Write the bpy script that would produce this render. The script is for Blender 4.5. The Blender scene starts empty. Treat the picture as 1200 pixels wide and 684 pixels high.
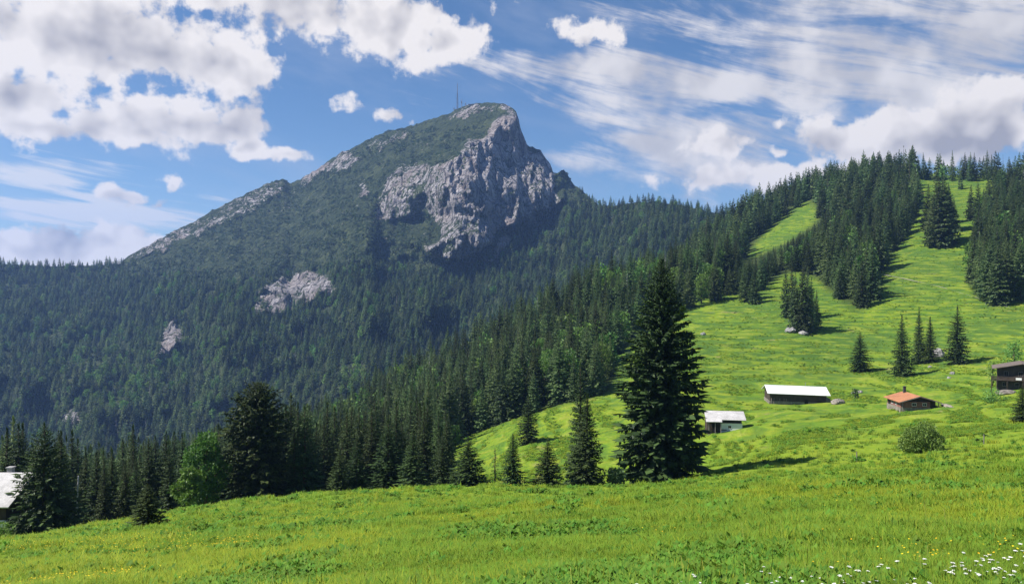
import bpy, math, random
import numpy as np
from mathutils import Vector, Euler

R = math.radians
rng = np.random.default_rng(7)
random.seed(7)
scene = bpy.context.scene
COL = scene.collection
F, HZ, CX = 906.0, 342.0, 600.0      # focal length and principal point in photo pixels, used to survey distances

# ------------------------------------------------------------------ numpy noise
def _hash(ix, iy, seed):
    h = (ix.astype(np.int64) * 374761393 + iy.astype(np.int64) * 668265263 + seed * 1442695041) & 0x7fffffff
    h = ((h ^ (h >> 13)) * 1274126177) & 0x7fffffff
    h = ((h ^ (h >> 15)) * 73244475) & 0x7fffffff
    return ((h ^ (h >> 16)) & 0xffff) / 65535.0 * 2 * np.pi
def perlin(x, y, seed=0):
    x = np.asarray(x, float); y = np.asarray(y, float)
    x0 = np.floor(x); y0 = np.floor(y); fx = x - x0; fy = y - y0
    u = fx*fx*fx*(fx*(fx*6-15)+10); v = fy*fy*fy*(fy*(fy*6-15)+10)
    def g(dx, dy):
        a = _hash(x0+dx, y0+dy, seed)
        return np.cos(a)*(fx-dx) + np.sin(a)*(fy-dy)
    a = g(0,0)*(1-u)+g(1,0)*u; b = g(0,1)*(1-u)+g(1,1)*u
    return (a*(1-v)+b*v)*1.5
def fbm(x, y, octv=4, seed=0, gain=0.5):
    s = 0; a = 1.0; f = 1.0
    for i in range(octv):
        s = s + a*perlin(x*f, y*f, seed+i*17); a *= gain; f *= 2.03
    return s
def ridged(x, y, octv=4, seed=0):
    s = 0; a = 1.0; f = 1.0
    for i in range(octv):
        s = s + a*(1-2*np.abs(perlin(x*f, y*f, seed+i*31))); a *= 0.5; f *= 2.1
    return s
def sstep(a, b, x):
    t = np.clip((x-a)/(b-a), 0, 1); return t*t*(3-2*t)
def smooth1(a, sig):
    k = int(sig*3)
    if k < 1: return a
    w = np.exp(-0.5*(np.arange(-k, k+1)/sig)**2); w /= w.sum()
    return np.convolve(np.pad(a, k, mode='edge'), w, mode='valid')
def inpoly(poly, x, y):
    x = np.asarray(x, float); y = np.asarray(y, float)
    c = np.zeros(x.shape, bool); n = len(poly)
    for i in range(n):
        x1, y1 = poly[i]; x2, y2 = poly[(i+1) % n]
        if y1 == y2: continue
        c ^= ((y1 > y) != (y2 > y)) & (x < (x2-x1)*(y-y1)/(y2-y1)+x1)
    return c

# ------------------------------------------------------------------ mesh helpers
def mesh_np(name, verts, faces, mats=(), smooth=False, attrs=None, fmat=None):
    verts = np.asarray(verts, np.float32); me = bpy.data.meshes.new(name)
    if isinstance(faces, np.ndarray):
        nf, k = faces.shape; loops = faces.ravel().astype(np.int32)
        starts = np.arange(nf, dtype=np.int32)*k
    else:
        nf = len(faces); loops = np.array([i for f in faces for i in f], np.int32)
        ln = np.array([len(f) for f in faces], np.int32); starts = np.concatenate([[0], np.cumsum(ln)[:-1]]).astype(np.int32)
    me.vertices.add(len(verts)); me.vertices.foreach_set('co', verts.ravel())
    me.loops.add(len(loops)); me.loops.foreach_set('vertex_index', loops)
    me.polygons.add(nf); me.polygons.foreach_set('loop_start', starts)
    for m in mats: me.materials.append(m)
    if fmat is not None: me.polygons.foreach_set('material_index', np.asarray(fmat, np.int32))
    me.polygons.foreach_set('use_smooth', np.full(nf, smooth, bool))
    for n, a in (attrs or {}).items():
        a = np.asarray(a, np.float32)
        if a.ndim == 1:
            at = me.attributes.new(n, 'FLOAT', 'POINT'); at.data.foreach_set('value', a)
        else:
            at = me.attributes.new(n, 'FLOAT_VECTOR', 'POINT'); at.data.foreach_set('vector', a.ravel())
    me.update(calc_edges=True); me.validate()
    return me
def link(name, me, parent=None, loc=(0, 0, 0), col=None):
    o = bpy.data.objects.new(name, me); (col or COL).objects.link(o)
    o.location = loc
    if parent is not None: o.parent = parent
    return o
def tag(o, label=None, cat=None, group=None, kind=None):
    if label: o['label'] = label
    if cat: o['category'] = cat
    if group: o['group'] = group
    if kind: o['kind'] = kind
    return o
def empty(name, loc=(0, 0, 0), rz=0.0):
    o = bpy.data.objects.new(name, None); COL.objects.link(o); o.location = loc; o.rotation_euler = (0, 0, rz)
    o.empty_display_size = 0.5
    return o
class MB:
    """collects shapes that become ONE mesh"""
    def __init__(s): s.v = []; s.f = []
    def add(s, vs, fs):
        b = len(s.v); s.v += [tuple(v) for v in vs]; s.f += [[i+b for i in f] for f in fs]; return s
    def box(s, x0, x1, y0, y1, z0, z1):
        vs = [(x, y, z) for x in (x0, x1) for y in (y0, y1) for z in (z0, z1)]
        return s.add(vs, [(0,1,3,2), (4,6,7,5), (0,4,5,1), (2,3,7,6), (0,2,6,4), (1,5,7,3)])
    def prism(s, prof, d0, d1, axis='y'):
        n = len(prof)
        mk = (lambda p, d: (p[0], d, p[1])) if axis == 'y' else (lambda p, d: (d, p[0], p[1]))
        vs = [mk(p, d0) for p in prof]+[mk(p, d1) for p in prof]
        return s.add(vs, [list(range(n))[::-1], list(range(n, 2*n))]+[(i, (i+1) % n, n+(i+1) % n, n+i) for i in range(n)])
    def tube(s, pts, rad, n=8):
        pts = [Vector(p) for p in pts]; rings = []
        rad = rad if hasattr(rad, '__len__') else [rad]*len(pts)
        for i, p in enumerate(pts):
            d = (pts[min(i+1, len(pts)-1)]-pts[max(i-1, 0)]).normalized()
            a = d.cross(Vector((0.31, 0.95, 0.05))).normalized(); b = d.cross(a)
            rings.append([p+(a*math.cos(2*math.pi*k/n)+b*math.sin(2*math.pi*k/n))*rad[i] for k in range(n)])
        vs = [v for r in rings for v in r]; fs = []
        for i in range(len(pts)-1):
            for k in range(n): fs.append((i*n+k, i*n+(k+1) % n, (i+1)*n+(k+1) % n, (i+1)*n+k))
        fs.append(list(range(n))[::-1]); fs.append([(len(pts)-1)*n+k for k in range(n)])
        return s.add(vs, fs)
    def build(s, name, mat, parent=None, smooth=False, loc=(0, 0, 0)):
        return link(name, mesh_np(name, s.v, s.f, [mat], smooth), parent, loc)

# ------------------------------------------------------------------ materials
class NT:
    def __init__(s, tree): s.t = tree; s.n = tree.nodes; s.l = tree.links
    def node(s, typ, **kw):
        n = s.n.new(typ)
        for k, v in kw.items(): setattr(n, k, v)
        return n
    def put(s, sock, v):
        if v is None: return
        if hasattr(v, 'is_output'): s.l.new(v, sock)
        elif isinstance(v, (tuple, list)):
            if sock.type == 'RGBA' and len(v) == 3: v = (*v, 1)
            sock.default_value = v
        else: sock.default_value = v
    def math(s, op, a, b=None, c=None, clamp=False):
        n = s.node('ShaderNodeMath', operation=op, use_clamp=clamp)
        for i, v in enumerate((a, b, c)): s.put(n.inputs[i], v) if v is not None else None
        return n.outputs[0]
    def vmath(s, op, a, b=None):
        n = s.node('ShaderNodeVectorMath', operation=op)
        s.put(n.inputs[0], a)
        if b is not None: s.put(n.inputs[1], b)
        return n.outputs['Value'] if op in ('LENGTH', 'DOT_PRODUCT', 'DISTANCE') else n.outputs[0]
    def noise(s, vec, scale, detail=4, rough=0.55, dist=0.0, out='Fac'):
        n = s.node('ShaderNodeTexNoise'); s.put(n.inputs['Vector'], vec)
        n.inputs['Scale'].default_value = scale; n.inputs['Detail'].default_value = detail
        n.inputs['Roughness'].default_value = rough; n.inputs['Distortion'].default_value = dist
        return n.outputs[out]
    def mix(s, f, a, b, mode='MIX'):
        n = s.node('ShaderNodeMix', data_type='RGBA', blend_type=mode)
        s.put(n.inputs[0], f); s.put(n.inputs[6], a); s.put(n.inputs[7], b); return n.outputs[2]
    def ramp(s, v, a, b, lo=0.0, hi=1.0, smooth=True):
        n = s.node('ShaderNodeMapRange', interpolation_type='SMOOTHSTEP' if smooth else 'LINEAR')
        s.put(n.inputs[0], v); s.put(n.inputs[1], a); s.put(n.inputs[2], b); s.put(n.inputs[3], lo); s.put(n.inputs[4], hi)
        return n.outputs[0]
    def attr(s, name):
        return s.node('ShaderNodeAttribute', attribute_name=name)
    def bump(s, h, strength, dist, normal=None):
        n = s.node('ShaderNodeBump'); s.put(n.inputs['Height'], h)
        n.inputs['Strength'].default_value = strength; n.inputs['Distance'].default_value = dist
        if normal is not None: s.put(n.inputs['Normal'], normal)
        return n.outputs[0]
def new_mat(name):
    m = bpy.data.materials.new(name); m.use_nodes = True; t = NT(m.node_tree); t.n.clear()
    out = t.node('ShaderNodeOutputMaterial')
    return m, t, out
def principled(t, out, col, rough=0.9, normal=None, spec=0.2, metal=0.0):
    p = t.node('ShaderNodeBsdfPrincipled'); t.put(p.inputs['Base Color'], col); t.put(p.inputs['Roughness'], rough)
    p.inputs['Specular IOR Level'].default_value = spec; p.inputs['Metallic'].default_value = metal
    if normal is not None: t.put(p.inputs['Normal'], normal)
    t.l.new(p.outputs[0], out.inputs['Surface']); return p
def leaf_mat(name, dark, light, transl=0.25, var=0.35, tipcol=None):
    m, t, out = new_mat(name)
    tint = t.attr('tint').outputs['Fac']; oi = t.node('ShaderNodeObjectInfo')
    c = t.mix(tint, dark, light)
    hs = t.node('ShaderNodeHueSaturation'); t.put(hs.inputs['Color'], c)
    t.put(hs.inputs['Hue'], t.ramp(oi.outputs['Random'], 0, 1, 0.5-0.02, 0.5+0.025, False))
    t.put(hs.inputs['Value'], t.ramp(t.math('FRACT', t.math('MULTIPLY', oi.outputs['Random'], 7.31)), 0, 1, 1-var, 1+var, False))
    c = hs.outputs[0]
    d = t.node('ShaderNodeBsdfDiffuse'); t.put(d.inputs[0], c)
    tr = t.node('ShaderNodeBsdfTranslucent'); t.put(tr.inputs[0], c)
    mx = t.node('ShaderNodeMixShader'); mx.inputs[0].default_value = transl
    t.l.new(d.outputs[0], mx.inputs[1]); t.l.new(tr.outputs[0], mx.inputs[2])
    g = t.node('ShaderNodeBsdfGlossy'); g.inputs['Roughness'].default_value = 0.55; g.inputs[0].default_value = (0.8, 0.85, 0.8, 1)
    m2 = t.node('ShaderNodeMixShader'); m2.inputs[0].default_value = 0.025
    t.l.new(mx.outputs[0], m2.inputs[1]); t.l.new(g.outputs[0], m2.inputs[2]); t.l.new(m2.outputs[0], out.inputs['Surface'])
    return m
def plain_mat(name, col, rough=0.85, var=0.25, scale=3.0, bump=0.0, stretch=None, spec=0.2):
    m, t, out = new_mat(name)
    tc = t.node('ShaderNodeTexCoord').outputs['Object']
    v = t.vmath('MULTIPLY', tc, stretch) if stretch else tc
    n = t.noise(v, scale, 5, 0.6); n2 = t.noise(tc, scale*0.23, 3)
    dk = tuple(c*(1-var) for c in col); lt = tuple(min(1, c*(1+var)) for c in col)
    c = t.mix(t.ramp(t.math('MULTIPLY', t.math('ADD', n, n2), 0.5), 0.3, 0.7), dk, lt)
    principled(t, out, c, rough, t.bump(n, bump, 0.05) if bump else None, spec)
    return m

M = {}
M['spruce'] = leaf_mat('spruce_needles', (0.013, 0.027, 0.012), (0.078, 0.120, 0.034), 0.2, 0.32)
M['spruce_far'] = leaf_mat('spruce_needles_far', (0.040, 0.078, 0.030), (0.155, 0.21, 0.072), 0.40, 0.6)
M['beech'] = leaf_mat('broad_leaves', (0.06, 0.145, 0.022), (0.165, 0.275, 0.045), 0.4, 0.2)
M['bush'] = leaf_mat('bush_leaves', (0.09, 0.19, 0.035), (0.19, 0.31, 0.06), 0.25, 0.2)
M['scrub'] = leaf_mat('dwarf_pine', (0.036, 0.064, 0.028), (0.078, 0.118, 0.045), 0.1, 0.4)
M['grass'] = leaf_mat('grass_blades', (0.118, 0.225, 0.018), (0.235, 0.325, 0.032), 0.35, 0.28)
M['ripe_grass'] = leaf_mat('ripe_grass_blades', (0.19, 0.27, 0.018), (0.31, 0.36, 0.03), 0.35, 0.25)
M['herb'] = leaf_mat('dock_leaves', (0.075, 0.175, 0.02), (0.155, 0.275, 0.032), 0.3, 0.25)
M['petal'] = leaf_mat('white_petals', (0.75, 0.75, 0.70), (0.85, 0.85, 0.80), 0.2, 0.05)
M['yellow_petal'] = leaf_mat('yellow_petals', (0.75, 0.50, 0.02), (0.85, 0.62, 0.03), 0.2, 0.1)
M['bark'] = plain_mat('bark', (0.085, 0.065, 0.05), 0.95, 0.4, 6, 0.4, (1, 1, 0.3))
M['dead_wood'] = plain_mat('dead_wood', (0.42, 0.40, 0.38), 0.9, 0.25, 5, 0.2, (1, 1, 0.2))
M['stone'] = plain_mat('limestone', (0.27, 0.26, 0.255), 0.95, 0.35, 1.5, 0.5)
M['rubble'] = plain_mat('rubble_stone', (0.22, 0.195, 0.165), 0.95, 0.5, 3.0, 0.6)
M['timber'] = plain_mat('weathered_timber', (0.060, 0.045, 0.038), 0.9, 0.5, 4, 0.3, (6, 6, 0.4))
M['timber_grey'] = plain_mat('grey_boards', (0.22, 0.19, 0.18), 0.9, 0.5, 4, 0.3, (6, 6, 0.3))
M['timber_red'] = plain_mat('reddish_boards', (0.21, 0.10, 0.085), 0.9, 0.45, 4, 0.2, (5, 5, 0.5))
M['render'] = plain_mat('white_render', (0.72, 0.71, 0.72), 0.9, 0.08, 1.2)
M['white_sheet'] = plain_mat('white_roof_sheet', (0.74, 0.74, 0.73), 0.5, 0.10, 0.6, 0, None, 0.4)
M['shingle'] = plain_mat('grey_shingles', (0.44, 0.425, 0.42), 0.85, 0.28, 2.2, 0.3, (3, 0.8, 3))
M['tile_red'] = plain_mat('orange_tiles', (0.37, 0.165, 0.085), 0.85, 0.25, 2.5, 0.3, (3, 1, 3))
M['brown_roof'] = plain_mat('brown_roof', (0.15, 0.12, 0.105), 0.85, 0.3, 2.5, 0.3, (3, 1, 3))
M['dark_metal'] = plain_mat('dark_metal', (0.05, 0.05, 0.055), 0.5, 0.2, 3)
M['grey_metal'] = plain_mat('grey_metal', (0.22, 0.22, 0.24), 0.5, 0.2, 3)
M['opening'] = plain_mat('dark_opening', (0.015, 0.014, 0.013), 0.9, 0.2, 2)
M['gravel'] = plain_mat('gravel_path', (0.33, 0.32, 0.26), 0.95, 0.3, 1.0)

# ------------------------------------------------------------------ ground sheet (surveyed ground lines)
PCX = np.array([-900, -400, 0, 75, 150, 300, 430, 500, 560, 620, 700, 770, 830, 900, 1000, 1060, 1100, 1200, 1600, 2100], float)
LINES = {
 65:  [800,720,640,624,611,598,590,589,588,588,586,582,577,571,564,560,557,550,525,490],
 82:  [810,730,648,626,608,590,579,579,579,579,577,574,566,560,551,547,544,536,500,460],
 102: [820,745,662,636,612,584,573,573,573,573,571,567,557,549,539,534,530,520,478,430],
 125: [830,765,672,650,628,603,592,588,586,584,580,572,545,531,521,514,510,500,450,400],
 155: [810,750,668,650,630,608,590,578,562,555,546,536,522,507,500,494,490,476,420,360],
 190: [790,735,655,640,625,602,578,556,538,520,509,504,500,488,484,480,477,462,398,330],
 240: [770,715,640,626,612,586,556,534,513,492,474,470,468,471,465,458,454,440,366,300],
 300: [750,700,622,610,600,570,538,518,496,470,440,432,430,434,434,428,420,400,316,260],
 400: [730,690,604,594,580,545,508,486,462,435,400,376,368,364,358,350,345,335,268,220],
 500: [720,680,594,584,568,528,483,454,422,390,349,334,326,318,308,298,290,280,210,180],
 650: [720,680,604,594,580,552,518,492,460,428,388,350,308,284,252,240,234,226,160,140],
 800: [700,660,600,592,585,560,532,508,478,440,400,340,276,244,209,206,206,205,130,110],
 960: [680,650,600,595,590,570,540,520,490,455,420,360,292,250,222,222,224,224,150,130],
 1150:[680,650,620,615,610,590,570,550,520,490,460,400,330,290,262,262,262,262,200,180],
}
def pchip_eval(xs, Y, xq):
    """xs (K), Y (K,C), xq (N) -> (N,C) monotone cubic"""
    h = np.diff(xs)[:, None]; d = np.diff(Y, axis=0)/h
    m = np.zeros_like(Y); w1 = 2*h[1:]+h[:-1]; w2 = h[1:]+2*h[:-1]
    same = (d[:-1]*d[1:]) > 0
    with np.errstate(divide='ignore', invalid='ignore'):
        hm = (w1+w2)/(w1/d[:-1]+w2/d[1:])
    m[1:-1] = np.where(same, hm, 0); m[0] = d[0]; m[-1] = d[-1]
    k = np.clip(np.searchsorted(xs, xq)-1, 0, len(xs)-2)
    hh = (xs[k+1]-xs[k])[:, None]; t = ((xq-xs[k])[:, None])/hh
    return ((1+2*t)*(1-t)**2*Y[k] + t*(1-t)**2*hh*m[k] + t*t*(3-2*t)*Y[k+1] + t*t*(t-1)*hh*m[k+1])
gpx = np.concatenate([np.arange(-900, -100, 20), np.arange(-100, 1300, 4), np.arange(1300, 2101, 20)]).astype(float)
gu = (gpx-CX)/F
ukeys, zs = [], []
for Yk in (1.2, 4, 9, 16, 28, 42):
    ukeys.append(Yk); zs.append(-1.7-0.235*Yk+0.075*gu*Yk)
for Yk, pys in LINES.items():
    py = np.interp(gpx, PCX, pys); fine = np.arange(-900, 2101, 4.0)
    py = np.interp(gpx, fine, smooth1(np.interp(fine, PCX, pys), 7))
    ukeys.append(Yk); zs.append((HZ-py)/F*Yk)
ukeys = np.array(ukeys, float); zs = np.array(zs)
gY = np.exp(np.linspace(np.log(1.2), np.log(1150), 460))
gZ = pchip_eval(np.log(ukeys), zs, np.log(gY))
GY = np.repeat(gY[:, None], len(gpx), 1); GX = GY*gu[None]
rel = sstep(3, 30, GY)
gZ = gZ + rel*(0.16*fbm(GX/5, GY/5, 3, 3) + sstep(20, 120, GY)*0.55*fbm(GX/22, GY/22, 3, 9) + sstep(200, 450, GY)*2.2*fbm(GX/70, GY/70, 4, 21))
gPY = HZ - F*gZ/GY
def g_at(px, Y):
    """ground point straight ahead of survey column px at distance Y"""
    fr = np.clip(np.log(Y/1.2)/np.log(1150/1.2)*(len(gY)-1), 0, len(gY)-1.001); r = int(fr); tr = fr-r
    c = int(np.clip(np.searchsorted(gpx, px)-1, 0, len(gpx)-2)); tc = (px-gpx[c])/(gpx[c+1]-gpx[c])
    z = (gZ[r, c]*(1-tc)+gZ[r, c+1]*tc)*(1-tr)+(gZ[r+1, c]*(1-tc)+gZ[r+1, c+1]*tc)*tr
    return Vector(((px-CX)/F*Y, Y, z))
def g_hit(px, py, ymin=3.0):
    """first ground point met by the sight line"""
    c = int(np.clip(np.searchsorted(gpx, px)-1, 0, len(gpx)-2)); tc = (px-gpx[c])/(gpx[c+1]-gpx[c])
    col = gPY[:, c]*(1-tc)+gPY[:, c+1]*tc
    ok = np.nonzero((col[1:] <= py) & (col[:-1] > py) & (gY[1:] > ymin))[0]
    if len(ok) == 0:
        k = np.nonzero(gY > ymin)[0]; i = k[np.argmin(np.abs(col[k]-py))]; print('MISS', px, py, ymin, col[i], gY[i]); return g_at(px, float(gY[i]))
    i = ok[0]; t = (col[i]-py)/(col[i]-col[i+1]+1e-9); Y = gY[i]*(gY[i+1]/gY[i])**t
    return g_at(px, Y)
def g_h(x, y):
    return g_at(x/y*F+CX, y).z

# forested parts of the ground (seen from the survey point, base of trees)
FOREST_SPUR = [(440,640),(470,570),(497,541),(548,511),(605,490),(640,479),(718,458),(724,415),(770,380),(812,350),(850,340),(872,348),(893,340),(905,328),(930,318),(955,325),(985,352),(1008,362),(1030,352),(1035,318),(1050,292),(1064,272),(1078,244),(1072,222),(1078,200),(700,190),(400,380),(100,560),(100,640)]
FOREST_RIGHT = [(1136,330),(1144,300),(1150,270),(1162,238),(1172,222),(1215,200),(1500,100),(1700,300),(1500,420),(1260,372),(1200,352),(1165,358),(1142,345)]
GLADES = [[(640,392),(668,372),(682,380),(672,400),(650,408)],[(532,436),(548,424),(562,428),(556,440),(540,446)],[(745,352),(770,345),(780,356),(755,364)],[(872,303),(896,272),(925,250),(944,236),(960,243),(956,262),(926,282),(890,300)], [(822,248),(832,236),(862,234),(862,249),(840,252)],[(1,1),(2,1),(2,2)]]
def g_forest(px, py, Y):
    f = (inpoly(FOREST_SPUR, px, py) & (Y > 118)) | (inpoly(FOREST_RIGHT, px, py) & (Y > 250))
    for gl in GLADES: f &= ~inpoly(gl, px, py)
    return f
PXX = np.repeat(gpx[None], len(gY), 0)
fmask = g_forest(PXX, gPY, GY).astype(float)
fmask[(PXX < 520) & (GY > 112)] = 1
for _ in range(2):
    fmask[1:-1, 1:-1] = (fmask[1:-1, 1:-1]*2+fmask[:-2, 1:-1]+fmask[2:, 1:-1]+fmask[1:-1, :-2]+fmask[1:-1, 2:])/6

def grid_faces(nr, nc):
    i = np.arange((nr-1)*nc).reshape(nr-1, nc)[:, :-1].ravel()
    return np.stack([i, i+1, i+nc+1, i+nc], 1)

m, t, out = new_mat('meadow')
pos = t.node('ShaderNodeNewGeometry').outputs['Position']
sep = t.node('ShaderNodeSeparateXYZ'); t.l.new(pos, sep.inputs[0])
n_big = t.noise(pos, 0.028, 4, 0.55); n_mid = t.noise(pos, 0.16, 4, 0.6); n_fine = t.noise(pos, 1.3, 5, 0.7)
stretch = t.vmath('MULTIPLY', pos, (0.10, 0.10, 1.15))
n_ter = t.noise(stretch, 1.0, 4, 0.62, 0.4)
far = t.ramp(sep.outputs[1], 90, 190)
c = t.mix(t.ramp(n_big, 0.35, 0.65), (0.135, 0.235, 0.018), (0.215, 0.285, 0.020))
c = t.mix(t.ramp(n_mid, 0.42, 0.68, 0, 0.85), c, (0.25, 0.285, 0.024))
c = t.mix(t.ramp(n_mid, 0.28, 0.42, 0.65, 0), c, (0.085, 0.175, 0.024))
c = t.mix(t.ramp(n_fine, 0.3, 0.75, 0.55, 0), c, (0.085, 0.165, 0.016))
c = t.mix(t.math('MULTIPLY', t.ramp(n_ter, 0.38, 0.53, 0.85, 0), far), c, (0.070, 0.145, 0.022))
c = t.mix(t.math('MULTIPLY', t.ramp(n_ter, 0.54, 0.68, 0, 0.55), far), c, (0.27, 0.29, 0.055))
far2 = t.ramp(sep.outputs[1], 225, 320)
c = t.mix(t.math('MULTIPLY', t.ramp(t.math('ADD', t.math('MULTIPLY', n_ter, 0.6), t.math('MULTIPLY', t.noise(pos, 0.02, 4, 0.6), 0.4)), 0.44, 0.56, 0.8, 0.1), far2), c, (0.062, 0.125, 0.024))
c = t.mix(t.math('MULTIPLY', t.math('MULTIPLY', t.ramp(t.noise(stretch, 0.37, 5, 0.7, 0.8), 0.60, 0.68), far), t.ramp(n_mid, 0.45, 0.6, 0.0, 0.7)), c, (0.25, 0.21, 0.10))
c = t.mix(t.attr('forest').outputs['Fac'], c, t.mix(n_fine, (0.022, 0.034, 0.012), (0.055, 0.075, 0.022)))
h = t.math('ADD', t.math('MULTIPLY', n_fine, 0.25), t.math('MULTIPLY', t.math('MULTIPLY', n_ter, far), 2.4))
h = t.math('ADD', h, t.math('MULTIPLY', n_mid, 0.7))
principled(t, out, c, 0.95, t.bump(h, 0.8, 1.0), 0.1)
M['meadow'] = m
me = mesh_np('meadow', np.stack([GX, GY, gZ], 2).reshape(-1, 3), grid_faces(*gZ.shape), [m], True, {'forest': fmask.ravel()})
tag(link('meadow', me), kind='structure')
base = plain_mat('valley_floor', (0.05, 0.075, 0.03), 0.95, 0.3, 0.01)
me = mesh_np('valley_floor', [(-6000, -6000, -420), (6000, -6000, -420), (6000, 6000, -420), (-6000, 6000, -420)], np.array([[0, 1, 2, 3]]), [base])
tag(link('valley_floor', me), kind='structure')

# ------------------------------------------------------------------ mountain
SIL = np.array([(-900,300),(-400,305),(0,309),(60,312),(110,311),(140,309),(150,300),(165,292),(185,281),(205,270),(225,261),(240,252),(256,243),(270,236),(290,226),(312,216),(326,210.5),(334,210),(340,214.5),(347,213),(358,206),(372,198),(388,186),(400,179),(420,170),(440,159),(455,154),(470,150),(484,147),(500,141),(515,137),(528,132),(535,128),(545,124),(555,121.5),(568,120.5),(580,120.5),(592,122.5),(600,126),(605,131),(608,140),(610,150),(614,161),(618,170),(626,174),(634,176),(638,184),(644,190),(648,201),(653,203),(657,200),(661,199.5),(666,206),(671,214),(676,219),(684,225),(694,234),(702,241),(720,241),(745,237),(770,237),(800,241),(830,248),(900,262),(1000,280),(1200,300),(1600,300),(2100,300)], float)
mpx = np.concatenate([np.arange(-900, -60, 15), np.arange(-60, 120, 4), np.arange(120, 720, 1.6), np.arange(720, 960, 4), np.arange(960, 2101, 30)]).astype(float)
sil = np.interp(mpx, SIL[:, 0], SIL[:, 1])
rough_z = sstep(150, 175, mpx)*(1-sstep(672, 690, mpx))
sil = sil + rough_z*(1.5*perlin(mpx/9, mpx*0, 5)+1.0*perlin(mpx/3.5, mpx*0, 6))
msil_Y = np.interp(mpx, [-900,0,150,330,420,570,612,664,700,760,830,1000,2100], [2000,1900,2000,2250,2200,2080,2020,1960,1740,1550,1350,1400,1700])
mbase_Y = np.interp(mpx, [-900,0,300,500,700,830,2100], [800,830,850,900,1000,1080,1180])
mbase_py = np.interp(mpx, [-900,0,300,500,700,830,1000,2100], [660,640,600,545,450,370,360,360])
nR = 330
s = np.linspace(0, 1, nR)
MPX = np.repeat(mpx[None], nR, 0)
MPY = mbase_py[None]+(sil-mbase_py)[None]*s[:, None]
def blurpoly(poly, pxs, pys, wob=5):
    wx = wob*fbm(pxs/22, pys/22, 3, 77); wy = wob*fbm(pxs/22, pys/22, 3, 78)
    return inpoly(poly, pxs+wx, pys+wy).astype(float)
CLIFF = [(440,215),(452,203),(475,200),(500,190),(520,186),(545,168),(575,155),(588,138),(603,132),(612,150),(616,168),(640,176),(646,196),(662,197),(658,215),(662,235),(648,245),(625,255),(612,262),(600,270),(585,280),(570,290),(545,304),(520,308),(502,298),(508,285),(520,275),(505,262),(490,250),(470,258),(455,256),(440,245)]
ROCKS = [  # (polygon, strength)
 ([(440,258),(443,232),(452,205),(470,196),(500,192),(520,188),(540,186),(540,300),(520,310),(500,303),(497,290),(515,280),(520,268),(505,258),(490,246),(470,256),(455,258)], 0.60),
 ([(520,190),(545,168),(565,160),(585,140),(603,131),(613,150),(620,172),(640,176),(648,192),(654,204),(655,222),(658,240),(652,250),(640,254),(620,262),(606,264),(590,270),(576,288),(560,297),(545,304),(532,300),(524,240)], 0.84),
 ([(300,362),(303,340),(325,330),(345,322),(365,318),(384,326),(392,340),(380,350),(350,358),(330,368),(312,370)], 0.74),
 ([(183,412),(190,392),(200,374),(212,374),(216,390),(208,404),(197,420),(188,424)], 0.72),
 ([(68,496),(72,478),(82,470),(94,486),(92,500),(78,502)], 0.72),
 ([(150,306),(165,288),(205,268),(240,250),(270,233),(312,212),(334,207),(342,216),(320,232),(290,246),(262,262),(235,276),(205,288),(180,298),(160,310)], 0.50),
 ([(345,216),(358,203),(388,183),(410,174),(424,182),(410,194),(392,203),(372,206),(356,218)], 0.58),
 ([(520,140),(545,122),(575,119),(600,123),(606,134),(585,131),(560,134),(540,142)], 0.52),
 ([(424,172),(455,156),(485,148),(480,160),(450,172),(430,182)], 0.44),
 ([(420,218),(430,212),(436,226),(426,234)], 0.7),
 ([(390,316),(420,300),(440,310),(410,326)], 0.42),
 ([(560,306),(575,300),(590,280),(600,275),(585,298),(570,312)], 0.85),
 ([(205,240),(300,235),(480,170),(540,160),(500,300),(330,300),(250,300)], 0.0),
]
rock = np.full_like(MPX, -0.45)
for poly, st in ROCKS: rock = np.maximum(rock, np.where(blurpoly(poly, MPX, MPY, 6 if st > 0.4 else 12) > 0.5, st, -0.45))
cl = blurpoly(CLIFF, MPX, MPY, 4)
def blur2(a, n):
    for _ in range(n):
        b = a.copy(); b[1:-1] = (a[:-2]+2*a[1:-1]+a[2:])/4; a = b.copy(); a[:, 1:-1] = (b[:, :-2]+2*b[:, 1:-1]+b[:, 2:])/4
    return a
cl = blur2(cl, 6); rock = blur2(rock, 3)
wgt = (0.55+0.9*s[:, None])*(1-0.80*cl)
cum = np.cumsum(wgt, 0); cum = (cum-cum[:1])/(cum[-1:]-cum[:1])
cum = cum.copy(); 
for _ in range(10): cum[:, 1:-1] = (cum[:, :-2]+2*cum[:, 1:-1]+cum[:, 2:])/4
MY = mbase_Y[None]+(msil_Y-mbase_Y)[None]*cum
mid = np.sin(np.pi*np.clip(s, 0, 1))[:, None]
slope_amp = np.where(MPX > 690, 0.5, 1.0)
MY += slope_amp*mid*(-85*ridged((MPX+0.55*MPY)/210, (MPY-0.2*MPX)/260, 3, 41) + 55*fbm(MPX/70, MPY/60, 4, 43))
rw = blur2(np.clip(rock*1.3, 0, 1), 2)
MY += -rw*(16*ridged(MPX/24, MPY/75, 4, 51)+6*ridged(MPX/8, MPY/34, 3, 54)+5*fbm(MPX/5, MPY/12, 3, 52))
MY += -(1-rw)*sstep(1, 0.6, s)[:, None]*6*fbm(MPX/9, MPY/7, 3, 53)
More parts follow.
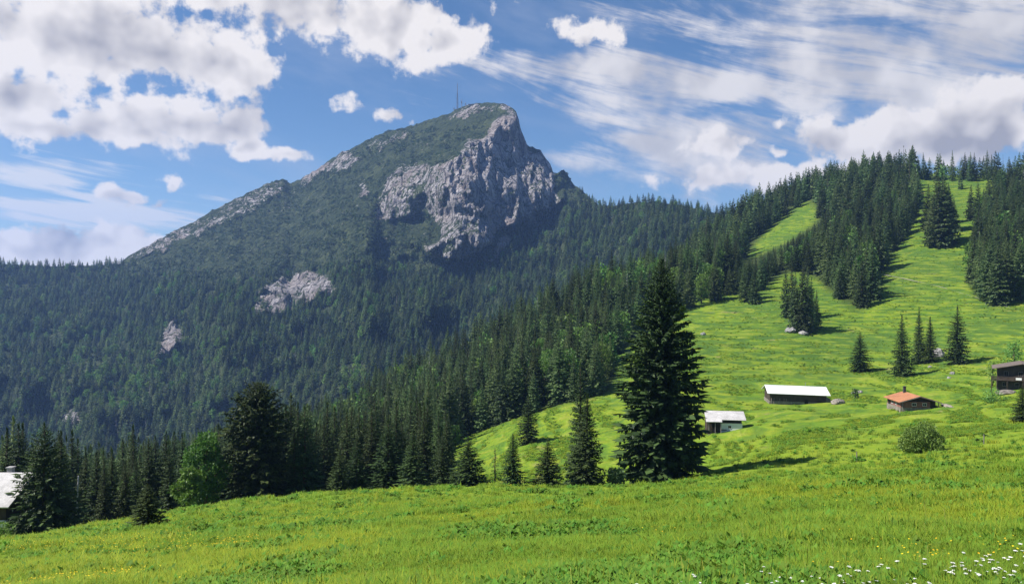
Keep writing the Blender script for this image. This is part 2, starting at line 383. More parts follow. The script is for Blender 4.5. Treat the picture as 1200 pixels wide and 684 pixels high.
# the buttress with the cliff: left flank juts forward, right gully sits back
MY += -cl*95*np.clip((MPX-505)/150, 0, 1)  # right edge drawn forward, shaped so the cliff face catches the sun
MY += cl*(-60*np.exp(-((MPX-520)/45)**2) - 45*np.exp(-((MPX-612)/16)**2) + 40*np.exp(-((MPX-570-0.12*(MPY-200))/14)**2))
MX = (MPX-CX)/F*MY; MZ = (HZ-MPY)/F*MY
rows = [np.stack([MX, MY, MZ], 2)]
last = rows[0][-1]
for dy, dz in ((30, -4), (110, -35), (300, -150), (700, -420), (1200, -700)):
    p = last.copy(); p[:, 1] += dy; p[:, 0] = (mpx-CX)/F*p[:, 1]*1.0; p[:, 2] += dz; p[:, 2] = np.maximum(p[:, 2], -419); rows.append(p[None])
MV = np.concatenate(rows, 0)
def m_at(px, py):
    c = int(np.clip(np.searchsorted(mpx, px)-1, 0, len(mpx)-2)); tc = (px-mpx[c])/(mpx[c+1]-mpx[c])
    b = mbase_py[c]*(1-tc)+mbase_py[c+1]*tc; e = sil[c]*(1-tc)+sil[c+1]*tc
    fr = (py-b)/(e-b)*(nR-1)
    if fr < 0 or fr > nR-1: return None
    r = min(int(fr), nR-2); tr = fr-r
    Y = (MY[r, c]*(1-tc)+MY[r, c+1]*tc)*(1-tr)+(MY[r+1, c]*(1-tc)+MY[r+1, c+1]*tc)*tr
    k = rock[r, c]
    return (px-CX)/F*Y, Y, (HZ-py)/F*Y, k
m, t, out = new_mat('mountain_rock')
pos = t.node('ShaderNodeNewGeometry').outputs['Position']
ra = t.attr('rock').outputs['Fac']
nv = t.noise(t.vmath('MULTIPLY', pos, (1, 1, 0.35)), 0.016, 6, 0.68, 0.6); n1 = t.noise(pos, 0.045, 6, 0.7)
nb = t.noise(pos, 0.006, 5, 0.6)
n3 = t.noise(pos, 0.16, 5, 0.7); crk = t.noise(t.vmath('MULTIPLY', pos, (1, 1, 0.22)), 0.06, 5, 0.75, 1.2)
rk = t.math('ADD', ra, t.math('MULTIPLY', t.math('SUBTRACT', n1, 0.5), 2.6))
rk = t.math('ADD', rk, t.math('MULTIPLY', t.math('SUBTRACT', nb, 0.5), 1.2)); rk = t.math('ADD', rk, t.math('MULTIPLY', t.math('SUBTRACT', n3, 0.5), 2.2))
rm = t.ramp(rk, 0.51, 0.57)
vo = t.node('ShaderNodeTexVoronoi', feature='DISTANCE_TO_EDGE'); vo.inputs['Scale'].default_value = 0.035; t.put(vo.inputs['Vector'], t.vmath('ADD', t.vmath('MULTIPLY', pos, (1, 1, 0.30)), t.vmath('SCALE', wob_ := t.noise(pos, 0.05, 4, 0.6, 0, 'Color')))); vcr = t.ramp(vo.outputs['Distance'], 0.0, 0.10)
vo2 = t.node('ShaderNodeTexVoronoi', feature='DISTANCE_TO_EDGE'); vo2.inputs['Scale'].default_value = 0.09; t.put(vo2.inputs['Vector'], t.vmath('MULTIPLY', pos, (1, 1, 0.6))); vcr2 = t.ramp(vo2.outputs['Distance'], 0.0, 0.14)
rc = t.mix(t.ramp(nv, 0.32, 0.66), (0.36, 0.332, 0.345), (0.62, 0.58, 0.59))
rc = t.mix(t.ramp(crk, 0.34, 0.46, 0.75, 0), rc, (0.085, 0.08, 0.085)); rc = t.mix(t.math('MULTIPLY', vcr, 1.0), (0.10, 0.095, 0.10), rc); rc = t.mix(vcr2, t.mix(0.55, rc, (0.12, 0.115, 0.12)), rc); rc = t.mix(t.ramp(n3, 0.5, 0.75, 0, 0.5), rc, (0.46, 0.43, 0.43))
rc = t.mix(t.ramp(nb, 0.45, 0.65, 0, 0.6), rc, (0.36, 0.29, 0.265))
gc = t.mix(t.ramp(n1, 0.3, 0.7), (0.036, 0.056, 0.028), (0.080, 0.105, 0.046))
gc = t.mix(t.ramp(nb, 0.5, 0.68, 0, 0.5), gc, (0.078, 0.098, 0.045))
gc = t.mix(t.ramp(t.noise(pos, 0.011, 6, 0.65, 0.8), 0.53, 0.62, 0, 0.8), gc, (0.10, 0.125, 0.055))
c = t.mix(rm, gc, rc)
hh = t.math('ADD', t.math('MULTIPLY', nv, 30.0), t.math('MULTIPLY', n1, 22.0)); hh = t.math('ADD', hh, t.math('ADD', t.math('MULTIPLY', n3, 7.0), t.math('ADD', t.math('MULTIPLY', crk, 14.0), t.math('ADD', t.math('MULTIPLY', vcr, 7.0), t.math('MULTIPLY', vcr2, 3.0)))))
principled(t, out, c, 0.95, t.bump(hh, 1.0, 1.0), 0.1)
M['mountain'] = m
rk_all = np.concatenate([rock]+[rock[-1:]]*5, 0)
me = mesh_np('mountain', MV.reshape(-1, 3), grid_faces(MV.shape[0], MV.shape[1]), [m], True, {'rock': rk_all.ravel()})
tag(link('mountain', me), kind='structure')

# ------------------------------------------------------------------ trees
def kites(p0, d, l, w, roll, r):
    """leaf / twig kites: p0 (N,3), d unit (N,3)"""
    up = np.array([0, 0, 1.0]); n = np.cross(d, up); n /= np.linalg.norm(n, axis=1, keepdims=True)+1e-6
    b = np.cross(n, d); n = n*np.cos(roll)[:, None]+b*np.sin(roll)[:, None]
    mid = p0+d*(l*0.42)[:, None]
    v = np.stack([p0, mid+n*w[:, None], p0+d*l[:, None], mid-n*w[:, None]], 1)
    return v
def crown_mesh(name, V, tint, mat):
    N = len(V); f = np.arange(N*4).reshape(N, 4)
    return mesh_np(name, V.reshape(-1, 3), f, [mat], False, {'tint': np.repeat(tint, 4)})
def spruce_crown(seed, H, Rr, z0, nwh, nb, ntw, twl, shape='cone', wfac=0.2, minl=0.25, ragged=0.2):
    g = np.random.default_rng(seed)
    V = []; T = []
    zz = z0+(H-z0)*(np.linspace(0, 1, nwh)**0.92)
    br = []
    for z in zz:
        k = max(3, int(nb+g.integers(-1, 2)))
        ph0 = g.uniform(0, 6.28)
        for j in range(k):
            br.append((z+g.normal(0, 0.35*(H-z0)/nwh), ph0+j*6.283/k+g.normal(0, 0.25)))
    br = np.array(br); z = np.clip(br[:, 0], z0*0.7, H*0.992); phi = br[:, 1]
    tt = np.clip((z-z0)/(H-z0), 0, 1)
    if shape == 'cone': prof = (1-tt)**0.72*(0.86+0.14*sstep(0, 0.12, tt))
    elif shape == 'giant': prof = np.minimum(1, (1-tt)/0.58)**0.72*(0.85+0.15*sstep(0, 0.12, tt))
    elif shape == 'blunt': prof = np.minimum(1, (1-tt)/0.30)**0.50*(0.85+0.15*sstep(0, 0.15, tt))
    elif shape == 'column': prof = np.minimum(1, (1-tt)/0.7)**0.85*(0.8+0.2*sstep(0, 0.2, tt))
    elif shape == 'spire': prof = (1-tt)**0.84*(0.85+0.15*sstep(0, 0.15, tt))
    else: prof = (1-tt**1.25)**0.9*(0.8+0.2*sstep(0, 0.15, tt))
    lump = 1+ragged*perlin(phi*1.1+seed, z/(0.10*H), seed+3)+0.5*ragged*perlin(phi*2.3, z/(0.04*H), seed+4)
    L = np.maximum(Rr*prof*lump*g.uniform(0.78, 1.1, len(z)), 0.006*H*g.uniform(0.5, 1, len(z)))
    th = -0.34+0.95*tt**1.3+g.normal(0, 0.1, len(z)); dr = 0.22*(1-tt)+0.03
    def pos(s, idx):
        Li = L[idx]; rad = Li*s*np.cos(th[idx]); zl = z[idx]+Li*(s*np.sin(th[idx])-dr[idx]*s*s+0.16*s**4)
        return np.stack([rad*np.cos(phi[idx]), rad*np.sin(phi[idx]), zl], 1)
    nB = len(z); ml = minl*(0.22+0.78*np.clip((1-tt)*2.2, 0, 1)**0.8)
    for j in range(ntw):
        for side in (-1, 1):
            s_ = np.clip((j+0.5)/ntw*0.86+0.10+g.normal(0, 0.04, nB), 0.05, 0.97)
            idx = np.arange(nB); p = pos(s_, idx)
            a = phi+side*g.uniform(0.35, 1.05, nB); pit = g.uniform(-0.75, 0.12, nB)
            l = np.maximum(L*twl*(1.15-0.55*s_)*g.uniform(0.7, 1.2, nB), ml)
            d = np.stack([np.cos(a)*np.cos(pit), np.sin(a)*np.cos(pit), np.sin(pit)], 1)
            V.append(kites(p, d, l, l*wfac*g.uniform(0.8, 1.3, nB), g.uniform(-0.7, 0.7, nB), g)); T.append(np.clip(g.beta(1.5, 2.5, nB)+0.15*s_, 0, 1))
        # hanging twigs
        s_ = np.clip((j+0.5)/ntw*0.8+0.1+g.normal(0, 0.05, nB), 0.05, 0.95); p = pos(s_, np.arange(nB))
        a = phi+g.normal(0, 0.8, nB); pit = -g.uniform(0.7, 1.4, nB)
        l = np.maximum(L*twl*0.75*g.uniform(0.6, 1.2, nB), ml*0.9)
        d = np.stack([np.cos(a)*np.cos(pit), np.sin(a)*np.cos(pit), np.sin(pit)], 1)
        V.append(kites(p, d, l, l*wfac*1.2, g.uniform(-1.5, 1.5, nB), g)); T.append(g.beta(1.2, 4, nB))
    # branch tips
    p = pos(np.full(nB, 0.8), np.arange(nB)); pit = th*0.5+0.05
    d = np.stack([np.cos(phi)*np.cos(pit), np.sin(phi)*np.cos(pit), np.sin(pit)], 1)
    l = np.maximum(L*0.32, ml*1.2); V.append(kites(p, d, l, l*wfac, g.uniform(-0.5, 0.5, nB), g)); T.append(np.clip(g.beta(2, 2, nB)+0.2, 0, 1))
    # leader shoot
    k = 7; ph = np.linspace(0, 6.28, k); zz = np.linspace(H*0.95, H*0.985, k); p = np.stack([0*ph, 0*ph, zz], 1)
    d = np.stack([0.18*np.cos(ph), 0.18*np.sin(ph), 0.98+0*ph], 1); l = np.full(k, 0.045*H); V.append(kites(p, d, l, l*0.16, ph, g)); T.append(np.full(k, 0.6))
    return np.concatenate(V), np.concatenate(T)
def trunk_mb(H, r0, seed=0, lean=0.0):
    g = random.Random(seed); pts = []; rad = []
    for i in range(7):
        f = i/6; pts.append((lean*H*f*f+g.uniform(-.004, .004)*H*(0 < i < 6), g.uniform(-.004, .004)*H*(0 < i < 6), H*0.97*f-0.4*(i == 0))); rad.append(r0*(1-f)**0.8*(1.25 if i == 0 else 1)+0.02)
    return MB().tube(pts, rad, 7)
def trunk_mesh(H, r0, seed=0, mat='bark'):
    b = trunk_mb(H, r0, seed); return mesh_np('trunk', b.v, b.f, [M[mat]], True)
def merged_tree(name, H, V, T, mat, r0, seed):
    b = trunk_mb(H, r0, seed); n = len(V)
    verts = np.concatenate([V.reshape(-1, 3), np.array(b.v)]); faces = [list(range(i*4, i*4+4)) for i in range(n)]+[[j+n*4 for j in f] for f in b.f]
    tint = np.concatenate([np.repeat(T, 4), np.zeros(len(b.v))])
    return mesh_np(name, verts, faces, [mat, M['bark']], False, {'tint': tint}, [0]*n+[1]*len(b.f))

# near spruces (parts trunk + crown), base size 14 m
NEAR = []
for i, (Rr, shp, nw) in enumerate([(2.8, 'cone', 44), (3.2, 'spire', 44), (2.5, 'spire', 46), (2.8, 'spire', 42), (3.4, 'cone', 40), (2.6, 'spire', 46)]):
    V, T = spruce_crown(100+i, 14, Rr, 0.35, nw, 9, 7, 0.25, shp, 0.23, 0.24, 0.22)
    NEAR.append((crown_mesh('crown', V, T, M['spruce']), trunk_mesh(14, 0.22, i), Rr*0.87))
# middle distance, base size 24 m, one mesh
MIDT = []
for i, (Rr, shp) in enumerate([(5.2, 'spire'), (5.2, 'cone'), (4.7, 'spire'), (4.5, 'cone'), (5.8, 'spire'), (4.9, 'cone'), (4.4, 'spire')]):
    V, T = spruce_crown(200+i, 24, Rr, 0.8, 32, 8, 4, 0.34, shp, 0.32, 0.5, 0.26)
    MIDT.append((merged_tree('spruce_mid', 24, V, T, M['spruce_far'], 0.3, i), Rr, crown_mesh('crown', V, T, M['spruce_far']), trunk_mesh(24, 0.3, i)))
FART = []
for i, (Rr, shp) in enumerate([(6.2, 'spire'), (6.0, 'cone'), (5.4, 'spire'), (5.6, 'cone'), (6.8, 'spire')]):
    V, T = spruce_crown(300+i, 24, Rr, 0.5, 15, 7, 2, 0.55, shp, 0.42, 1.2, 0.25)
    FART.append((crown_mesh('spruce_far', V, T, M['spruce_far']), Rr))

def leaf_cloud(seed, lobes, n, size, flat=0.5):
    """leaves spread through lobes [(cx,cy,cz,r)...]"""
    g = np.random.default_rng(seed); lobes = np.array(lobes, float)
    pr = lobes[:, 3]**2; k = g.choice(len(lobes), n, p=pr/pr.sum())
    d = g.normal(size=(n, 3)); d /= np.linalg.norm(d, axis=1, keepdims=True)
    rr = lobes[k, 3]*(g.uniform(0.45, 1.0, n)**0.5)*(1+0.25*perlin(d[:, 0]*2.2+k, d[:, 2]*2.2+d[:, 1], seed))
    p = lobes[k, :3]+d*rr[:, None]*np.array([1, 1, 0.85])
    dd = d*0.7+g.normal(size=(n, 3))*0.6+np.array([0, 0, -0.15]); dd /= np.linalg.norm(dd, axis=1, keepdims=True)
    l = size*g.uniform(0.6, 1.4, n)
    return kites(p, dd, l, l*0.36, g.uniform(-1.5, 1.5, n), g), g.beta(2, 2, n)
def broad_lobes(seed, H, Rr, z0, n):
    g = np.random.default_rng(seed); L = []
    for i in range(n):
        f = (i+0.5)/n; zz = z0+(H-z0)*(0.12+0.8*f); rr = Rr*math.sqrt(max(0.05, 1-((f-0.42)/0.62)**2))
        a = i*2.4+g.uniform(-.4, .4); q = rr*g.uniform(0.25, 0.75)
        L.append((q*math.cos(a), q*math.sin(a), zz, Rr*g.uniform(0.24, 0.5)*(14/max(n, 9))**0.35))
    return L
def broad_tree(H, Rr, seed, n=2600, leaf=0.32, lob=11, mat='beech', z0=None):
    lb = broad_lobes(seed, H, Rr, H*0.12 if z0 is None else z0, lob)
    V, T = leaf_cloud(seed, lb, n, leaf)
    tr = MB(); tr.tube([(0, 0, -0.4), (0.02*H, 0, H*0.3), (0, 0.02*H, H*0.75)], [0.028*H, 0.02*H, 0.006*H], 7)
    for c in lb[::2]:
        tr.tube([(0.015*H, 0, max(H*0.12, c[2]-H*0.25)), (c[0]*0.6, c[1]*0.6, c[2]-H*0.05), (c[0], c[1], c[2]+0.02*H)], [0.011*H, 0.007*H, 0.003*H], 5)
    return crown_mesh('crown', V, T, M[mat]), mesh_np('trunk', tr.v, tr.f, [M['bark']], True)

def plant_two(name, crown, trunk, loc, sx, sz, rz, label, cat, group=None):
    e = empty(name, loc, rz); e.scale = (sx, sx, sz)
    link('crown', crown, e); link('trunk', trunk, e)
    return tag(e, label, cat, group)
RESERVED = []   # (px, Y, radius m) where hand-placed trees stand
def near_spruce(px, Y, top, halfw, var, label, name='spruce_tree', base_py=None, group=None, rz=None):
    loc = g_at(px, Y) if base_py is None else g_hit(px, base_py, Y)
    Y = loc.y; H = (HZ-top)/F*Y-loc.z
    c, tr, Rr = NEAR[var]
    RESERVED.append((loc.x, loc.y, halfw/F*Y*0.9))
    return plant_two(name, c, tr, loc, halfw/F*Y/Rr, H/14, random.uniform(0, 6.28) if rz is None else rz, label, 'tree', group)

# --- hand placed near trees
loc = g_at(776, 108); Hh = (HZ-303)/F*108-loc.z
V, T = spruce_crown(11, Hh, 6.1, 0.9, 92, 11, 15, 0.17, 'giant', 0.27, 0.36, 0.15)
e = empty('spruce_tree', loc); link('crown', crown_mesh('crown', V, T, M['spruce']), e); link('trunk', trunk_mesh(Hh, 0.55, 1), e)
tag(e, 'tallest spruce, huge and broad, dark green, on the meadow crest left of the white hut', 'tree'); RESERVED.append((loc.x, loc.y, 6))
loc = g_at(301, 116); Hh = (HZ-450)/F*116-loc.z
V, T = spruce_crown(12, Hh, 4.6, 0.5, 60, 11, 11, 0.19, 'blunt', 0.22, 0.3, 0.24)
e = empty('spruce_tree', loc); link('crown', crown_mesh('crown', V, T, M['spruce']), e); link('trunk', trunk_mesh(Hh, 0.4, 2), e)
tag(e, 'massive column-shaped dark spruce with blunt top, just right of the bright green broadleaf tree', 'tree'); RESERVED.append((loc.x, loc.y, 5))
loc = g_hit(52, 637, 40); Y = loc.y; Hh = (HZ-496)/F*Y-loc.z
V, T = spruce_crown(13, Hh, 52/F*Y, 0.1, 46, 10, 11, 0.19, 'cone', 0.22, 0.2, 0.28)
e = empty('spruce_tree', loc); link('crown', crown_mesh('crown', V, T, M['spruce']), e); link('trunk', trunk_mesh(Hh, 0.25, 3), e)
tag(e, 'broad dark spruce sweeping to the ground in front of the shingled house', 'tree'); RESERVED.append((loc.x, loc.y, 3.5))
near_spruce(688, 103, 462, 26, 2, 'slim dark spruce on the crest, tallest of the row left of the giant spruce', base_py=None)
near_spruce(680, 121, 424, 22, 5, 'narrow tall spruce standing behind the slim crest spruce, left of the giant spruce')
near_spruce(642, 101, 514, 20, 0, 'small conical spruce on the crest, second to the left of the giant spruce')
near_spruce(601, 101, 508, 17, 2, 'slender small spruce on the crest between the bare sapling and the conical spruce')
near_spruce(549, 101, 512, 24, 4, 'wide-skirted small spruce on the crest left of the bare sapling')
near_spruce(619, 150, 463, 15, 0, 'lone spruce in the middle of the lower pasture, above the row on the crest', base_py=520)
near_spruce(173, 30, 566, 21, 4, 'smallest lone spruce on the near meadow, left of the bright green broadleaf tree', base_py=616)
near_spruce(147, 104, 541, 15, 0, 'thin short spruce just behind the crest, above the smallest lone spruce')
near_spruce(484, 108, 503, 19, 2, 'pointed spruce at the right end of the clump on the crest')
near_spruce(455, 112, 492, 24, 0, 'dense spruce in the middle of the clump on the crest, left of the pointed one')
near_spruce(418, 108, 513, 18, 1, 'rounded mid-green spruce at the left of the clump on the crest')
near_spruce(398, 106, 527, 17, 3, 'low light green young spruce at the left foot of the crest clump')
near_spruce(1008, 240, 389, 14, 0, 'lone conical spruce in the right pasture above the long white-roofed barn', base_py=435)
near_spruce(1057, 240, 370, 15, 2, 'tall slim spruce at the left end of the pasture group above the red-roofed hut', base_py=440)
near_spruce(1077, 240, 362, 10, 5, 'narrow spruce in the middle of the pasture group, just left of the boulder', base_py=426)
near_spruce(1090, 240, 372, 11, 2, 'shorter spruce touching the boulder in the pasture group', base_py=425)
near_spruce(1122, 240, 360, 16, 0, 'separate full spruce at the right end of the pasture group, right of the boulder', base_py=426)
near_spruce(1198, 130, 450, 13, 1, 'dark spruce cut by the right frame edge below the dark chalet', base_py=497)
NAMED_END = len(RESERVED)

# bare sapling, bushes and broadleaf trees
loc = g_at(580, 101); Hh = (HZ-524)/F*101-loc.z
e = empty('bare_sapling', loc); b = trunk_mb(Hh, 0.09, 5); b.build('trunk', M['bark'], e, True)
b = MB(); g_ = random.Random(4)
for i in range(26):
    z = Hh*(0.15+0.8*i/26); a = i*2.4; l = 0.75*(1-i/30)
    b.tube([(0, 0, z), (l*math.cos(a), l*math.sin(a), z+g_.uniform(-.1, .25))], [0.03, 0.01], 4)
b.build('branches', M['bark'], e)
V, T = spruce_crown(15, Hh, 0.85, 0.8, 16, 4, 3, 0.3, 'cone', 0.14, 0.2, 0.3); link('needles', crown_mesh('needles', V, T, M['spruce']), e)
tag(e, 'thin nearly bare sapling on the crest between two small spruces', 'tree')
def put_broad(px, Y, top, hw, seed, label, name='broadleaf_tree', base_py=None, n=2600, leaf=0.3, mat='beech', z0=None, lob=11, cat='tree', group=None):
    loc = g_at(px, Y) if base_py is None else g_hit(px, base_py, Y); Y = loc.y
    Hh = (HZ-top)/F*Y-loc.z; c, tr = broad_tree(Hh, hw/F*Y, seed, n, leaf, lob, mat, z0)
    RESERVED.append((loc.x, loc.y, hw/F*Y*0.45))
    return plant_two(name, c, tr, loc, 1, 1, 0, label, cat, group)
put_broad(240, 112, 508, 28, 31, 'bright green rounded broadleaf tree beside the massive column-shaped spruce', n=5600, leaf=0.36, lob=20)
put_broad(222, 106, 545, 20, 32, 'lower bright green broadleaf tree leaning left of the tall rounded one', n=2600, leaf=0.4)
put_broad(533, 160, 497, 9, 33, 'small pale green birch at the forest edge of the lower pasture', base_py=526, n=900, leaf=0.45)
put_broad(1079, 100, 500, 26, 34, 'big round leafy bush alone in the near meadow below the red-roofed hut', 'bush', base_py=529, n=10000, leaf=0.22, mat='bush', z0=0.1, cat='bush')
put_broad(1163, 150, 424, 10, 35, 'small airy broadleaf tree at the left corner of the dark chalet', base_py=453, n=900, leaf=0.35, mat='bush')
put_broad(1188, 190, 398, 12, 36, 'tall loose broadleaf tree rising behind the dark chalet', base_py=432, n=1100, leaf=0.45, mat='bush')
put_broad(722, 102, 549, 13, 37, 'low dark bush at the left foot of the giant spruce', 'bush', n=1200, leaf=0.3, mat='scrub', z0=0.1, cat='bush')
put_broad(1002, 200, 455, 5, 38, 'tiny dark bush beside pale stones right of the long barn', 'bush', base_py=467, n=400, leaf=0.35, mat='scrub', z0=0.05, cat='bush')
put_broad(4, 70, 612, 16, 40, 'low green bush in front of the shingled house', 'bush', n=1500, leaf=0.16, mat='bush', z0=0.05, cat='bush')
put_broad(1162, 120, 459, 14, 39, 'low green shrub on the bank below the dark chalet', 'bush', base_py=472, n=900, leaf=0.3, mat='bush', z0=0.05, cat='bush')

# ------------------------------------------------------------------ forests: survey every tree position
trees = []      # x, y, z, H, radius, stand
def far_enough(x, y, f=1.0):
    for (a, b_, r) in RESERVED:
        if (x-a)**2+(y-b_)**2 < (r*f)**2: return False
    return True
skyA = np.minimum.accumulate(gPY, 0)
def occl(px, Y):
    """lowest visible photo row just in front of Y"""
    r = int(np.clip(np.searchsorted(gY, Y*0.985)-1, 0, len(gY)-1)); c = int(np.clip(np.searchsorted(gpx, px), 0, len(gpx)-1))
    return skyA[r, c]
# 1 valley stand, left, behind the crest (world spacing)
def stand_world(name, px0, px1, y0f, y1, sp, Hr, keep=lambda px, py, Y: True, prob=1.0):
    Y = y0f(0.5*(px0+px1)); Ymin = min(y0f(px0), y0f(px1), Y)
    y = Ymin
    while y < y1:
        x = (px0-CX)/F*y
        while x < (px1-CX)/F*y:
            xx = x+rng.uniform(-.42, .42)*sp; yy = y+rng.uniform(-.42, .42)*sp; px = xx/yy*F+CX
            if yy > y0f(px) and rng.random() < prob and far_enough(xx, yy):
                z = g_h(xx, yy); py = HZ-F*z/yy
                if keep(px, py, yy):
                    trees.append((xx, yy, z, Hr(px, yy), rng.uniform(0.85, 1.15), name))
            x += sp
        y += sp*0.9
crestY = lambda px: float(np.interp(px, [-200, 0, 80, 150, 250, 300, 400, 480, 520], [75, 84, 96, 104, 112, 116, 114, 116, 120]))
tops = lambda px: float(np.interp(px, [-100, 5, 40, 70, 100, 130, 150, 175, 200, 230, 270, 300, 340, 380, 410, 440, 470, 492, 520], [485, 478, 500, 505, 520, 528, 505, 512, 508, 515, 495, 480, 468, 478, 484, 468, 478, 462, 480]))
def h_left(px, Y):
    loc = g_at(px, Y); h = (HZ-tops(px))/F*Y-loc.z
    return float(np.clip(h*rng.uniform(0.72, 1.06), 7, 24))
house_zone = lambda px, py, Y: not (px < 62 and Y < 106) and not (px < 75 and Y < 92)
stand_world('valley', -140, 522, crestY, 235, 5.6, h_left, house_zone)
stand_world('valley_back', -500, 560, lambda px: 235 if px < 500 else 262, 480, 9.0, lambda px, Y: rng.uniform(17, 25), lambda px, py, Y: bool(g_forest(np.array(px), np.array(py), np.array(Y))) or px < 470)
# 2 spur and right hill
def keepA(px, py, Y): return bool(g_forest(np.array(px), np.array(py), np.array(Y)))
stand_world('spur', 480, 1090, lambda px: 200, 300, 6.2, lambda px, Y: rng.uniform(13, 27), keepA)
stand_world('spur', 430, 1090, lambda px: 300, 560, 8.0, lambda px, Y: rng.uniform(13, 31), keepA)
stand_world('ridge', 620, 1090, lambda px: 560, 960, 11.0, lambda px, Y: rng.uniform(14, 30), keepA)
stand_world('right', 1120, 1420, lambda px: 250, 560, 8.0, lambda px, Y: rng.uniform(22, 32), keepA)
stand_world('right', 1120, 1420, lambda px: 560, 900, 11.0, lambda px, Y: rng.uniform(20, 28), keepA)
def put(px, base, top, rad, stand, ymin=200):
    loc = g_hit(px, base, ymin)
    if loc is None: return
    trees.append((loc.x, loc.y, loc.z, (base-top)/F*loc.y, rad, stand))
for a in [(921,372,312,1),(932,386,318,.95),(941,388,308,1),(951,388,326,1),(928,370,308,.9),(946,372,314,1),(957,384,340,.9)]: put(a[0], a[1], a[2], a[3]*0.72, 'boulder_clump')
for a in [(878,352,300,1.1),(884,356,310,1),(872,348,304,1),(855,345,312,1),(838,352,300,1),(822,356,306,1),(808,360,312,1)]: put(*a, 'spur')
for a in [(1088,268,216,1),(1094,284,228,1),(1100,289,208,1.1),(1106,288,206,1.1),(1112,284,220,1),(1118,270,232,1),(1097,272,206,1),(1105,270,203,1.1),(1111,262,214,1),(1091,276,240,1)]: put(*a, 'pasture_clump')
for a in [(1072,254,226,1.1),(1068,262,228,1),(1138,257,217,1),(1146,258,214,1.1),(1152,252,226,1),(1158,246,220,1),(1166,262,236,.9),(1126,222,200,.8)]: put(*a, 'slope')
for px in list(np.arange(1082, 1112, 3.6))+list(np.arange(1116, 1205, 4.6)): put(px+rng.uniform(-2, 2), 207.5+rng.uniform(0.3, 5), rng.uniform(176, 190), rng.uniform(0.75, 1), 'skyline')
# trees below the upper clearings stay lower, so that the grass strips show
LOW = [([865, 880, 892, 926, 958, 964], [306, 301, 297, 280, 259, 254], 690), ([820, 828, 862, 868], [252, 250, 249, 248], 800)]
kept = []
for t_ in trees:
    px = t_[0]/t_[1]*F+CX; top = HZ-F*(t_[2]+t_[3])/t_[1]; base_ = HZ-F*t_[2]/t_[1]; ok = True
    for (xs_, ys_, ym) in LOW:
        if xs_[0] < px < xs_[-1] and t_[1] < ym:
            lim = np.interp(px, xs_, ys_)
            if base_ > lim-2 and top < lim:
                h2 = t_[2] + t_[3]; nh = (HZ-lim+rng.uniform(-2, 6)*-1)/F*t_[1]-t_[2]
                if nh < 7: ok = False
                else: t_ = (t_[0], t_[1], t_[2], nh, t_[4], t_[5])
    if ok: kept.append(t_)
trees[:] = kept
# 3 mountain forest (kept as one mass)
TREELINE = np.array([(-900,270),(0,285),(110,289),(140,296),(152,310),(200,312),(250,322),(300,316),(345,312),(400,304),(440,296),(470,304),(500,314),(545,312),(580,304),(600,284),(620,272),(650,258),(668,236),(684,222),(702,220),(760,216),(830,228),(1000,260),(2100,300)], float)
mtn = []
skyAll = skyA[-1]
row_y = 225.0
while row_y < 620:
    px = -620.0
    while px < 960:
        p = m_at(px+rng.uniform(-2.6, 2.6), row_y+rng.uniform(-2, 2))
        step = 5.2
        if p is not None:
            step = 5.2*1500/p[1]; qx = p[0]/p[1]*F+CX; qy = HZ-F*p[2]/p[1]
            tl = np.interp(qx, TREELINE[:, 0], TREELINE[:, 1]); over = qy-tl
            pr = 1.0 if over > 14 else max(0.0, 0.35+over/22)
            if over < -9: pr = 0
            if p[3] > 0.5: pr *= 0.04
            gap = perlin(qx/26, qy/15, 91)
            if gap > 0.52: pr *= 0.3
            if qy < np.interp(qx, gpx, skyAll)+16 and rng.random() < pr:
                mtn.append((p[0], p[1], p[2]-1, rng.uniform(11, 28)*(0.55+0.45*sstep(-10, 30, over)), rng.uniform(0.9, 1.3), 'mountain'))
        px += step
    row_y += 3.6*(0.8+0.5*(row_y > 420))
scrub = []
row_y = 150.0
while row_y < 345:
    px = 150.0
    while px < 690:
        p = m_at(px+rng.uniform(-2, 2), row_y+rng.uniform(-1.5, 1.5))
        if p is not None:
            qx = p[0]/p[1]*F+CX; qy = HZ-F*p[2]/p[1]; tl = np.interp(qx, TREELINE[:, 0], TREELINE[:, 1]); over = qy-tl
            pr = 0.9 if over < 10 else 0.3
            pr *= 1-0.97*sstep(0.25, 0.55, p[3]); pr *= 0.12+0.88*sstep(-0.35, 0.25, perlin(qx/16, qy/9, 55))
            if rng.random() < pr: scrub.append((p[0], p[1], p[2]-0.8, rng.uniform(1.6, 4.2), rng.uniform(0.9, 1.5)))
        px += 2.2
    row_y += 1.8

# choose the 300 trees that show largest
tr = np.array([t_[:5] for t_ in trees], float); names = [t_[5] for t_ in trees]
tpx = tr[:, 0]/tr[:, 1]*F+CX; tbase = HZ-F*tr[:, 2]/tr[:, 1]; ttop = HZ-F*(tr[:, 2]+tr[:, 3])/tr[:, 1]
own = np.full((342, 600), -1, int)
order = np.argsort(-tr[:, 1])
for i in order:
    oc = occl(tpx[i], tr[i, 1]); bot = min(tbase[i], oc); w = 0.15*tr[i, 3]*tr[i, 4]/tr[i, 1]*F; h_ = tbase[i]-ttop[i]
    for yy in range(max(0, int(ttop[i]/2)), min(341, int(bot/2))+1):
        f = np.clip((yy*2-ttop[i])/max(h_, 1), 0, 1); hw = w*f
        a = int((tpx[i]-hw)/2); b_ = int((tpx[i]+hw)/2)+1
        if b_ < 0 or a > 599: continue
        own[yy, max(a, 0):min(b_, 600)] = i
vis = np.bincount(own[own >= 0].ravel(), minlength=len(tr))
big = set(np.argsort(-vis)[:278].tolist())
big = {i for i in big if vis[i] > 3}

